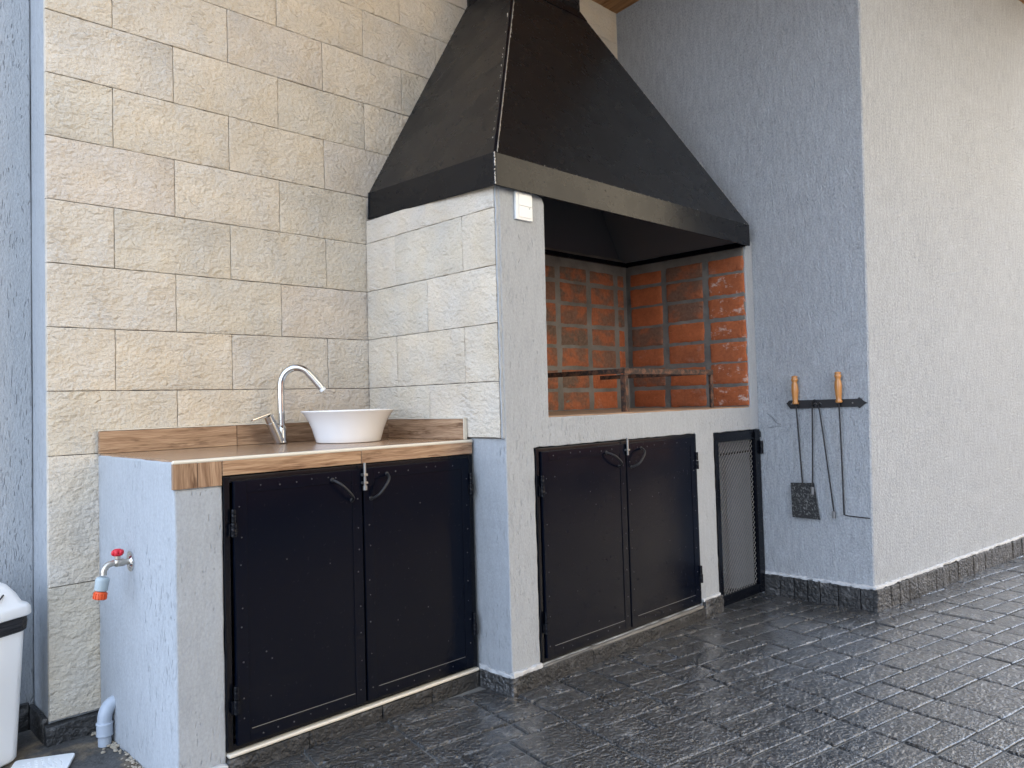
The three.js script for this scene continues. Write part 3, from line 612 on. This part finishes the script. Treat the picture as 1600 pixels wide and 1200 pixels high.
  part('bolt_latch', [rod([1.868, 0.758, Dg + 0.02], [1.868, 0.826, Dg + 0.02], 0.0045, 10), pbox(1.860, 1.876, 0.775, 0.782, Dg + 0.01, Dg + 0.026, { c: 0.001 })], M.steel, b);
  // mesh door
  const md = new THREE.Group(); md.name = 'mesh_door'; md.userData.label = 'narrow black door with expanded metal mesh'; b.add(md);
  const mx0 = 2.563, mx1 = 2.990, my0 = 0.012, my1 = 0.808, mz = Dg + 0.004;
  part('door_frame', [pbox(mx0, mx0 + 0.032, my0, my1, mz - 0.03, mz, { c: 0.002 }), pbox(mx1 - 0.052, mx1, my0, my1 + 0.004, mz - 0.03, mz + 0.004, { c: 0.002 }), pbox(mx0 + 0.032, mx1 - 0.052, my1 - 0.042, my1, mz - 0.03, mz - 0.001, { c: 0.002 }), pbox(mx0 + 0.032, mx1 - 0.052, my0, my0 + 0.046, mz - 0.03, mz - 0.001, { c: 0.002 }), pbox(mx0 + 0.032, mx1 - 0.052, 0.700, 0.712, mz - 0.03, mz - 0.022, { c: 0.001 })], M.blackPaint, md);
  part('hinge', [rod([mx1 - 0.006, 0.69, mz + 0.012], [mx1 - 0.006, 0.755, mz + 0.012], 0.009, 12), pbox(mx1 - 0.06, mx1 - 0.002, 0.772, 0.80, mz + 0.004, mz + 0.010, { c: 0.001 })], M.blackPaint, md);
  const strands = [], W = 0.026, Hh = 0.0125, X0 = mx0 + 0.03, X1 = mx1 - 0.05, YA = my0 + 0.044, YB = my1 - 0.04;
  const strand = (ax, ay, bx2, by) => {
    const up = (by - ay) * (bx2 - ax) > 0, w = up ? 0.0015 : 0.0007, t = up ? 0.0003 : 0.0014, dx = bx2 - ax, dy = by - ay, L = Math.hypot(dx, dy), nx = -dy / L * w, ny = dx / L * w, z0 = mz - 0.012, q = 0.0012 * Math.sign(dy);
    return [[ax + nx, ay + ny, z0 + t], [ax - nx, ay - ny, z0 - t], [bx2 - nx, by - ny, z0 - t + q], [bx2 + nx, by + ny, z0 + t + q]];
  };
  const pos = [];
  const quad = (a, c, d, e) => pos.push(...a, ...c, ...d, ...a, ...d, ...e);
  for (let yy = 0; YA + yy * Hh < YB; yy++) for (let xx = 0; X0 + xx * W < X1; xx++) {
    const x = X0 + xx * W + (yy % 2 ? W / 2 : 0), y = YA + yy * Hh;
    for (const s of [1, -1]) {
      const bx2 = x + s * W / 2, by = y + Hh; if (bx2 > X1 || bx2 < X0 || x > X1) continue;
      const P = strand(x, y, bx2, by), k = s > 0 ? 0.0020 : 0.0009;
      const Q = P.map((p) => [p[0], p[1], p[2] - k]);
      quad(P[0], P[1], P[2], P[3]); quad(Q[0], Q[3], Q[2], Q[1]); quad(P[1], Q[1], Q[2], P[2]); quad(P[0], P[3], Q[3], Q[0]);
    }
  }
  const mg = new THREE.BufferGeometry(); mg.setAttribute('position', new THREE.Float32BufferAttribute(pos, 3)); mg.computeVertexNormals();
  part('mesh_panel', boxUV(mg), M.meshWire, md);
}

// ------------------------------------------------------------------ hood
{
  const h = thing('barbecue_hood', 'tapered black sheet metal hood above the brick firebox', 'hood');
  const FLb = [1.163, 1.719, 0.806], FRb = [2.930, 1.724, 0.806], BLb = [1.203, 1.762, 0.004], BRb = [2.930, 1.762, 0.004];
  const FLt = [1.163, 1.830, 0.806], FRt = [2.927, 1.826, 0.806], BLt = [1.210, 1.872, 0.004], BRt = [2.930, 1.868, 0.004];
  const yA = 2.872, D = { fl: [1.803, yA, 0.318], fr: [2.257, yA, 0.318], bl: [1.803, yA, 0.004], br: [2.257, yA, 0.004] };
  part('front_panel', sheet([FLt, FRt, D.fr, D.fl], 0.003, 0.3), M.hood, h);
  part('side_panel', sheet([BLt, FLt, D.fl, D.bl], 0.003, 1.1), M.hood, h);
  part('side_panel', sheet([FRt, BRt, D.br, D.fr], 0.003, 2.2), M.hood, h);
  const lip = (p, y) => [p[0], p[1], p[2]];
  part('lower_band', [sheet([FLb, FRb, FRt, FLt], 0.004, 0.5), sheet([BLb, FLb, FLt, BLt], 0.004, 0.9), sheet([FRb, BRb, BRt, FRt], 0.004, 0.2)], M.hood, h);
  part('band_lip', [rod([FLb[0] + 0.003, FLb[1] + 0.002, FLb[2] - 0.004], [FRb[0] - 0.003, FRb[1] + 0.002, FRb[2] - 0.004], 0.004, 8), rod([FLb[0] + 0.004, FLb[1] + 0.002, FLb[2] - 0.004], [BLb[0] + 0.003, BLb[1] + 0.002, BLb[2]], 0.004, 8), rod([BLb[0] - 0.001, BLb[1], 0.008], [BLt[0] - 0.001, BLt[1], 0.008], 0.004, 8)], M.blackPaint, h);
  part('inner_rim', [pbox(1.40, 2.93, 1.718, 1.742, 0.062, 0.082, { c: 0.002 }), pbox(2.895, 2.915, 1.718, 1.742, 0.084, 0.79, { c: 0.002 })], M.blackPaint, h);
  part('back_panel', sheet([[1.21, 1.74, 0.034], [2.93, 1.74, 0.034], [2.255, yA - 0.01, 0.034], [1.81, yA - 0.01, 0.034]], 0.003, 0.7), M.hoodInside, h);
  part('inner_lining', sheet([[2.905, 1.746, 0.79], [2.905, 1.746, 0.04], [2.248, yA - 0.02, 0.04], [2.248, yA - 0.02, 0.30]], 0.003, 0.4), M.hoodInside, h);
  part('duct', [pbox(1.801, 2.259, yA - 0.02, 3.7, 0.004, 0.321, { c: 0.003 })], M.hood, h);
  const lp = (a, b2, t, o = 0) => [mix(a[0], b2[0], t), mix(a[1], b2[1], t), mix(a[2], b2[2], t) + o];
  part('collar', sheet([lp(FLt, D.fl, 0.955, 0.003), lp(FRt, D.fr, 0.955, 0.003), [D.fr[0], D.fr[1], D.fr[2] + 0.005], [D.fl[0], D.fl[1], D.fl[2] + 0.005]], 0.002), M.blackPaint, h);
  // weld seams along the hips, uneven beads of bare metal
  const r = mulberry(66), bead = (a, b2, n, off, rad, keep) => {
    const g = [];
    for (let i = 0; i < n; i++) {
      if (r() > keep) continue;
      const p = lp(a, b2, (i + r() * 0.6) / n), s = new THREE.SphereGeometry(rad * (0.6 + r() * 0.8), 6, 4); s.scale(1, 1.2 + r() * 1.8, 1);
      s.translate(p[0] + off[0] + (r() - 0.5) * 0.002, p[1] + off[1], p[2] + off[2] + (r() - 0.5) * 0.002); g.push(s);
    }
    return g;
  };
  part('weld_seam', [rod([FLt[0] + 0.012, FLt[1] + 0.006, FLt[2] + 0.0015], [D.fl[0] + 0.010, D.fl[1], D.fl[2] + 0.0015], 0.0018, 6), ...bead(FLt, D.fl, 150, [0.012, 0.004, 0.002], 0.0018, 0.6), ...bead(FLt, D.fl, 130, [-0.006, 0.006, -0.008], 0.0013, 0.25), ...bead([FLb[0] - 0.001, FLb[1], FLb[2]], FLt, 22, [0, 0, 0.001], 0.002, 0.7)], M.weld, h);
  part('weld_seam', [...bead(FLt, FRt, 260, [0, 0.002, 0.001], 0.0006, 0.14), ...bead(FRt, D.fr, 160, [-0.004, 0.004, 0.001], 0.0013, 0.45), ...bead(BLt, D.bl, 120, [-0.002, 0, 0.004], 0.0012, 0.3)], M.weld, h);
  const hip = part('hip_flange', [rod([FLt[0] + 0.003, FLt[1], FLt[2] - 0.002], [D.fl[0] + 0.002, D.fl[1], D.fl[2] - 0.002], 0.0065, 8), rod(FLb.map((v, i) => v + [0.004, 0, -0.004][i]), FLt.map((v, i) => v + [0.004, 0, -0.004][i]), 0.0065, 8)], M.blackPaint, h);
}
{
  const c = thing('cable', 'thin black cable running up the stone wall beside the hood top', 'cable');
  part('wire', [tube([[1.79, 2.80, 0.012], [1.80, 2.86, 0.014], [1.81, 2.95, 0.012], [1.86, 3.06, 0.012], [1.88, 3.23, 0.012]], 0.004, 24, 6)], M.cable, c);
  part('cable_clip', pbox(1.797, 1.815, 2.915, 2.926, 0.004, 0.02, { c: 0.001 }), M.cable, c);
}

// ------------------------------------------------------------------ grate stand in the firebox
{
  const g = thing('grate_stand', 'rusty angle iron grate stand inside the brick firebox', 'grate');
  const x0 = 1.952, x1 = 2.648, zF = 0.735, zB = 0.06, y0 = 0.929, yT = 1.108, t = 0.004, a = 0.021;
  const leg = (x, z, sx, sz) => [pbox(Math.min(x, x + sx * a), Math.max(x, x + sx * a), y0, yT - 0.025, z - t / 2, z + t / 2, { c: 0.0008 }), pbox(x - t / 2, x + t / 2, y0, yT - 0.025, Math.min(z + sz * 0.003, z + sz * a), Math.max(z + sz * 0.003, z + sz * a), { c: 0.0008 })];
  for (const [x, z, sx, sz] of [[x0, zF, 1, -1], [x1, zF, -1, -1]]) part('leg', leg(x, z, sx, sz), M.rust, g);
  part('rail', [pbox(x0 - 0.003, x1 + 0.003, yT - 0.024, yT, zF - 0.004, zF + 0.003, { c: 0.001 })], M.rust, g);
  for (const x of [x0, x1]) part('rail', [pbox(x - 0.004, x + 0.002, yT - 0.022, yT - 0.001, zB + 0.004, zF - 0.005, { c: 0.001 })], M.rust, g);
}

// ------------------------------------------------------------------ basin and faucet
{
  const b = thing('wash_basin', 'round white ceramic vessel basin standing on the wood-look counter', 'basin', [0.922, Yc + 0.0006, 0.252]);
  part('bowl', lathe([[0, 0], [0.112, 0], [0.117, 0.003], [0.122, 0.02], [0.131, 0.05], [0.144, 0.08], [0.160, 0.103], [0.168, 0.111], [0.1695, 0.114], [0.168, 0.116], [0.164, 0.116], [0.155, 0.108], [0.138, 0.08], [0.125, 0.05], [0.114, 0.022], [0.1, 0.014], [0.02, 0.012], [0, 0.012]], 72), M.ceramic, b);
  part('drain', lathe([[0, 0.0165], [0.018, 0.0165], [0.021, 0.0145], [0.021, 0.0122], [0, 0.0122]], 24), M.chrome, b);
}
{
  const f = thing('faucet', 'chrome mixer tap with tall bent spout left of the basin', 'tap', [0.742, Yc + 0.0006, 0.088]);
  // the spout leans over the basin
  const dx = 0.84, dz = 0.54;
  part('spout', tube([[0 * dx, 0.03, 0 * dz], [0 * dx, 0.1, 0 * dz], [0 * dx, 0.2, 0 * dz], [0.003 * dx, 0.232, 0.003 * dz], [0.017 * dx, 0.258, 0.017 * dz], [0.04 * dx, 0.273, 0.04 * dz], [0.064 * dx, 0.2755, 0.064 * dz], [0.088 * dx, 0.266, 0.088 * dz], [0.106 * dx, 0.248, 0.106 * dz], [0.146 * dx, 0.199, 0.146 * dz]], 0.0128, 70, 18), M.chrome, f);
  part('spout_tip', rod([0.145 * dx, 0.200, 0.145 * dz], [0.1535 * dx, 0.1895, 0.1535 * dz], 0.0112, 18), M.white, f, 'pale aerator at the spout end');
  part('base', lathe([[0, 0], [0.021, 0], [0.021, 0.006], [0.0185, 0.012], [0.0185, 0.05], [0.0135, 0.066], [0, 0.066]], 28), M.chrome, f);
  part('valve_body', [rod([-0.010, 0.008, 0.004], [-0.044, 0.075, 0.010], 0.0185, 24), rod([-0.044, 0.075, 0.010], [-0.0465, 0.080, 0.0105], 0.020, 24), rod([-0.0465, 0.080, 0.0105], [-0.058, 0.103, 0.0125], 0.0165, 24)], M.chrome, f);
  part('lever', (() => { const g = pbox(-0.058, 0.014, -0.0035, 0.0035, -0.007, 0.007, { c: 0.002 }); g.rotateZ(0.30); g.translate(-0.066, 0.106, 0.013); return g; })(), M.chrome, f);
}

// ------------------------------------------------------------------ garden tap on the counter side
{
  const t = thing('garden_tap', 'garden tap with red handle and orange hose connector on the blue counter side', 'tap', [Xl, 0.552, 0.294]);
  part('flange', [rod([0.001, 0, 0], [-0.004, 0, 0], 0.0285, 28), rod([-0.004, 0, 0], [-0.009, 0, 0], 0.021, 28, 0.016)], M.chrome, t);
  part('body', [tube([[-0.004, 0, 0], [-0.03, 0.001, 0], [-0.05, 0.002, 0], [-0.066, -0.003, 0.001], [-0.074, -0.014, 0.002], [-0.076, -0.028, 0.003]], 0.0085, 30, 14), rod([-0.020, 0.0005, 0], [-0.038, 0.001, 0], 0.0115, 6), rod([-0.037, 0.004, 0], [-0.037, 0.022, 0], 0.0075, 14), new THREE.SphereGeometry(0.0125, 16, 12).translate(-0.038, 0.002, 0)], M.brass, t);
  const k = [lathe([[0, 0.021], [0.011, 0.021], [0.0125, 0.024], [0.0125, 0.036], [0.009, 0.040], [0, 0.041]], 24).translate(-0.037, 0, 0)];
  for (let i = 0; i < 6; i++) { const s = new THREE.SphereGeometry(0.0062, 10, 8); s.scale(1, 1.35, 1); s.translate(-0.037 + 0.0115 * Math.cos(i * 1.047), 0.030, 0.0115 * Math.sin(i * 1.047)); k.push(s); }
  part('handle', k, M.red, t);
  part('hose_connector', lathe([[0, 0], [0.0145, 0], [0.0175, 0.003], [0.0190, 0.030], [0.0170, 0.036], [0.0125, 0.039], [0, 0.039]], 24).rotateZ(-0.16).translate(-0.084, -0.070, 0.004), M.greyPlastic, t);
  const rg = [lathe([[0, 0], [0.0145, 0], [0.0158, 0.003], [0.0160, 0.020], [0.013, 0.022], [0, 0.022]], 24)];
  for (let i = 0; i < 14; i++) { const s = new THREE.BoxGeometry(0.0036, 0.017, 0.003); s.translate(0.0165, 0.010, 0); s.rotateY(i * Math.PI / 7); rg.push(s); }
  part('locking_ring', join(rg).rotateZ(-0.16).translate(-0.0875, -0.0925, 0.004), M.orange, t);
}
{
  const p = thing('drain_pipe', 'grey plastic waste pipe elbow at the foot of the blue counter side', 'pipe', [Xl, 0, 0.130]);
  part('elbow', tube([[0.03, 0.107, -0.008], [0.004, 0.105, -0.006], [-0.013, 0.097, -0.003], [-0.023, 0.081, 0], [-0.026, 0.060, 0], [-0.026, 0.040, 0]], 0.0205, 30, 22), M.pvc, p);
  part('socket', lathe([[0.0205, 0], [0.0238, 0.001], [0.0238, 0.004], [0.0229, 0.006], [0.0229, 0.032], [0.0240, 0.034], [0.0240, 0.038], [0.0205, 0.040]], 30).translate(-0.026, 0.016, 0), M.pvc, p);
  part('pipe', rod([-0.026, -0.036, 0], [-0.026, 0.020, 0], 0.0188, 22), M.pvc, p);
}
{
  const g = thing('floor_drain', 'white square perforated floor drain beside the bin', 'drain', [-0.072, -0.013, 0.179]);
  g.rotation.y = -0.48;
  const s = new THREE.Shape(); const W = 0.0765, q = 0.012;
  s.moveTo(-W + q, -W); s.lineTo(W - q, -W); s.quadraticCurveTo(W, -W, W, -W + q); s.lineTo(W, W - q); s.quadraticCurveTo(W, W, W - q, W); s.lineTo(-W + q, W); s.quadraticCurveTo(-W, W, -W, W - q); s.lineTo(-W, -W + q); s.quadraticCurveTo(-W, -W, -W + q, -W);
  for (let i = 0; i < 4; i++) { const R = 0.018 + i * 0.0135, n = 6 + i * 5; for (let k = 0; k < n; k++) { const a = (k + 0.5 * (i % 2)) / n * Math.PI * 2, h = new THREE.Path(); h.absellipse(R * Math.cos(a), R * Math.sin(a), 0.0052, 0.0026, 0, Math.PI * 2, true, a + 1.2); s.holes.push(h); } }
  const e = new THREE.ExtrudeGeometry(s, { depth: 0.006, bevelEnabled: true, bevelSize: 0.0012, bevelThickness: 0.0012, bevelSegments: 1, curveSegments: 6 }); e.rotateX(-Math.PI / 2); e.translate(0, 0.004, 0);
  part('grille', boxUV(e), M.white, g);
  part('drain_cup', rod([0, 0.001, 0], [0, 0.003, 0], 0.068, 24), M.holes, g);
}
{ // crumbs of mortar at the foot of the counter side
  const r = mulberry(17), L = [];
  for (let i = 0; i < 130; i++) { const s = new THREE.IcosahedronGeometry(0.002 + r() * r() * 0.009, 0); s.scale(1, 0.6, 1 + r() * 0.6); s.rotateY(r() * 6); const z = 0.02 + r() * 0.58; s.translate(Xl - 0.002 - r() * r() * 0.05, -0.012 + r() * 0.006, z); L.push(s); }
  const m = part('mortar_crumbs', boxUV(join(L)), M.rubble, scene); m.userData = { label: 'pale mortar crumbs along the foot of the blue counter side', category: 'rubble', kind: 'stuff' };
}

// ------------------------------------------------------------------ bin
{
  const t = thing('trash_bin', 'white plastic swing-lid bin with black liner at the bottom left', 'bin', [-0.072, -0.012, 0.058]);
  t.rotation.y = 0.448; t.scale.y = 0.955;
  // local: right front corner at the origin, x to the left is negative, depth along -z
  const W = 0.27, Dp = 0.2;
  const loft = (levels) => {   // rounded rectangle rings [y, x0, x1, z0, z1, corner]
    const pos = [], idx = [], uv = [], N = 40;
    levels.forEach(([y, x0, x1, z0, z1, c]) => {
      const pts = [], cs = [[x1 - c, z1 - c, 0], [x0 + c, z1 - c, 1], [x0 + c, z0 + c, 2], [x1 - c, z0 + c, 3]];
      for (const [cx, cz, k] of cs) for (let i = 0; i < N / 4; i++) { const a = (k + i / (N / 4 - 1)) * Math.PI / 2; pts.push([cx + c * Math.cos(a), cz + c * Math.sin(a)]); }
      pts.forEach((p, i) => { pos.push(p[0], y, p[1]); uv.push(i / N, y); });
    });
    for (let l = 0; l + 1 < levels.length; l++) for (let i = 0; i < N; i++) { const a = l * N + i, b = l * N + (i + 1) % N; idx.push(a, a + N, b, b, a + N, b + N); }
    const capV = (l, up) => { const L = levels[l], o = pos.length / 3; pos.push((L[1] + L[2]) / 2, L[0], (L[3] + L[4]) / 2); uv.push(0, 0); for (let i = 0; i < N; i++) { const a = l * N + i, b = l * N + (i + 1) % N; up ? idx.push(o, b, a) : idx.push(o, a, b); } };
    capV(levels.length - 1, true); capV(0, false);
    const g = new THREE.BufferGeometry(); g.setAttribute('position', new THREE.Float32BufferAttribute(pos, 3)); g.setAttribute('uv', new THREE.Float32BufferAttribute(uv, 2)); g.setIndex(idx); g.computeVertexNormals(); return g;
  };
  const R = (y, o, c = 0.035) => [y, -W - o, o, -Dp - o, o, c];
  part('body', loft([R(0, -0.022), R(0.004, -0.014), R(0.012, -0.009), R(0.25, 0.0), R(0.415, 0.006)]), M.binWhite, t);
  part('bag_liner', loft([R(0.388, 0.0062), R(0.392, 0.010), R(0.415, 0.012), R(0.436, 0.010), R(0.440, 0.006)]), M.bag, t);
  part('lid', loft([R(0.434, 0.004), R(0.4345, 0.017), R(0.438, 0.019), R(0.458, 0.018), R(0.468, 0.012), R(0.474, 0.002), [0.500, -W + 0.004, -0.008, -Dp + 0.01, -0.01, 0.034], [0.528, -W + 0.02, -0.024, -Dp + 0.03, -0.028, 0.034], [0.548, -W + 0.045, -0.050, -Dp + 0.055, -0.052, 0.034], [0.556, -W + 0.08, -0.085, -Dp + 0.08, -0.078, 0.02]]), M.binWhite, t);
  const f = new THREE.SphereGeometry(1, 24, 12, 0, Math.PI * 2, 0, Math.PI / 2); f.scale(0.088, 0.05, 0.068); f.translate(-W / 2, 0.518, -Dp / 2 + 0.02);
  part('swing_flap', f, M.binWhite, t);
  part('flap_gap', tube([[-0.062, 0.506, -0.012], [-0.09, 0.494, 0.0005], [-0.135, 0.490, 0.0025], [-0.19, 0.492, 0.0015], [-0.215, 0.504, -0.010]], 0.0022, 24, 6), M.holes, t);
}

// ------------------------------------------------------------------ light switch
{
  const s = thing('light_switch', 'white light switch plate on the barbecue pillar under the hood corner', 'switch', [1.3205, 1.672, Dg + 0.0005]);
  part('plate', pbox(-0.0425, 0.0425, -0.05, 0.05, 0, 0.010, { c: 0.002 }), M.white, s);
  part('rocker', [pbox(-0.029, 0.034, 0.000, 0.041, 0.0102, 0.0125, { c: 0.0012 }), pbox(-0.029, 0.034, -0.041, -0.001, 0.0102, 0.0122, { c: 0.0012 })], M.white, s);
  part('indicator', rod([0.024, -0.006, 0.012], [0.024, -0.006, 0.0132], 0.0028, 12), M.greyPlastic, s);
}

// ------------------------------------------------------------------ fire tools on the right wall (facing -x; local x along the wall towards the viewer)
{
  const X = Xr - 0.001;
  const rk = thing('tool_rack', 'black flat iron tool rack with pointed ends on the grey wall', 'rack');
  const s = new THREE.Shape([[0.930, 0.936], [0.945, 0.950], [1.262, 0.952], [1.268, 0.958], [1.276, 0.952], [1.286, 0.942], [1.300, 0.934], [1.286, 0.926], [1.276, 0.918], [1.268, 0.911], [1.262, 0.918], [0.948, 0.912]].map((p) => new THREE.Vector2(...p)));
  const e = new THREE.ExtrudeGeometry(s, { depth: 0.006, bevelEnabled: true, bevelSize: 0.001, bevelThickness: 0.001, bevelSegments: 1 }); e.rotateY(-Math.PI / 2); e.translate(X - 0.002, 0, 0);
  part('bar', boxUV(e), M.darkIron, rk);
  for (const z of [0.992, 1.062, 1.092, 1.183]) part('hook', tube([[X - 0.008, 0.928, z], [X - 0.022, 0.922, z], [X - 0.030, 0.930, z], [X - 0.032, 0.944, z]], 0.003, 12, 6), M.darkIron, rk);
  for (const z of [0.955, 1.24]) part('screw', new THREE.SphereGeometry(0.004, 8, 6).translate(X - 0.0095, 0.934, z), M.steel, rk);
  part('emblem', [tube([[X - 0.0095, 0.930, 1.06], [X - 0.0095, 0.937, 1.07], [X - 0.0095, 0.930, 1.08], [X - 0.0095, 0.937, 1.09], [X - 0.0095, 0.931, 1.10]], 0.0013, 20, 5)], M.steel, rk);
  const grip = (z, y0, y1) => { const L = y1 - y0, g = lathe([[0, 0], [0.0125, 0], [0.0150, 0.004], [0.0150, 0.009], [0.0115, 0.014], [0.0135, 0.03], [0.0165, L * 0.5], [0.0150, L * 0.68], [0.0105, L * 0.76], [0.0150, L * 0.83], [0.0160, L * 0.88], [0.0110, L * 0.915], [0.0145, L * 0.95], [0.0125, L * 0.985], [0, L]], 26); g.translate(X - 0.026, y0, z); return g; };
  const sv = thing('fire_shovel', 'small fire shovel with turned wooden handle and worn dark blade hanging on the rack', 'shovel');
  part('handle', grip(0.982, 0.932, 1.070), M.handleWood, sv);
  part('rod', tube([[X - 0.026, 0.935, 0.984], [X - 0.020, 0.75, 0.989], [X - 0.018, 0.545, 0.996]], 0.0036, 16, 8), M.darkIron, sv);
  const bl = new THREE.Shape([[0.938, 0.555], [1.050, 0.560], [1.072, 0.388], [0.940, 0.390]].map((p) => new THREE.Vector2(...p)));
  const be = new THREE.ExtrudeGeometry(bl, { depth: 0.0025, bevelEnabled: false }); be.rotateY(-Math.PI / 2); be.translate(X - 0.016, 0, 0);
  part('blade', boxUV(be), M.blade, sv);
  const tg = thing('fire_tongs', 'thin dark iron tongs hanging open between the shovel and the poker', 'tongs');
  part('arm', tube([[X - 0.026, 0.944, 1.062], [X - 0.024, 0.90, 1.060], [X - 0.022, 0.72, 1.053], [X - 0.024, 0.54, 1.046]], 0.0034, 20, 8), M.darkIron, tg);
  part('arm', tube([[X - 0.026, 0.944, 1.086], [X - 0.024, 0.90, 1.094], [X - 0.020, 0.65, 1.118], [X - 0.016, 0.425, 1.138]], 0.0034, 20, 8), M.darkIron, tg);
  part('jaw', pbox(X - 0.024, X - 0.010, 0.402, 0.434, 1.130, 1.144, { c: 0.002 }), M.steel, tg);
  part('jaw', pbox(X - 0.031, X - 0.0195, 0.505, 0.541, 1.039, 1.052, { c: 0.002 }), M.steel, tg);
  part('pivot', tube([[X - 0.026, 0.944, 1.062], [X - 0.027, 0.951, 1.074], [X - 0.026, 0.944, 1.086]], 0.0034, 10, 8), M.darkIron, tg);
  const pk = thing('fire_poker', 'long iron poker with turned wooden handle and foot bent along the wall', 'poker');
  part('handle', grip(1.186, 0.936, 1.080), M.handleWood, pk);
  part('rod', tube([[X - 0.026, 0.94, 1.186], [X - 0.018, 0.70, 1.184], [X - 0.010, 0.42, 1.180]], 0.0034, 16, 8), M.darkIron, pk);
  part('foot', tube([[X - 0.010, 0.421, 1.180], [X - 0.008, 0.417, 1.20], [X - 0.006, 0.414, 1.292]], 0.0024, 12, 8), M.darkIron, pk);
}

// ------------------------------------------------------------------ wooden roof over the barbecue corner
{
  const rf = thing('wooden_roof', 'orange brown wooden boarded roof, its edge just showing above the walls', 'roof');
  const slope = Math.atan(0.1), zA = -0.3, zB = 2.9, x0 = 0.05, x1 = 5.5, bw = 0.14;
  for (let x = x0, i = 0; x < x1; x += bw, i++) {
    const g = pbox(x + 0.002, Math.min(x + bw, x1) - 0.002, 0, 0.022, zA, zB, { c: 0.002 }); const u = g.attributes.uv; for (let k = 0; k < u.count; k++) { const a = u.getX(k), b2 = u.getY(k); u.setXY(k, b2 + i * 0.37, a + i * 0.11); }
    g.rotateX(-slope); g.translate(0, ceilY(0), 0); part('board', g, M.roof, rf);
  }
  const bm = (z) => { const g = pbox(x0, x1, 0, 0.12, -0.03, 0.03, { c: 0.004, ou: z }); g.translate(0, ceilY(z) - 0.125, z); return g; };
  part('beam', bm(2.78), M.roof, rf);
}

// ------------------------------------------------------------------ yard outside the frame that lights the corner
{
  const w = thing('yard_wall', 'sunlit cream boundary wall across the yard', 'wall');
  part('wall', pbox(0.6, 16, 1.25, 7.4, 7.4, 7.7, { c: 0.01 }), M.yardWall, w);
  part('plinth', pbox(0.6, 16, -0.03, 1.249, 7.36, 7.7, { c: 0.01 }), M.redPlinth, w);
  const hw = thing('house_wall', 'shaded grey house wall behind the viewer', 'wall');
  part('wall', pbox(-2.2, 0.8, -0.03, 5.4, 3.25, 3.5, { c: 0.01 }), M.plasterLeft, hw);
}

renderer.render(scene, camera);
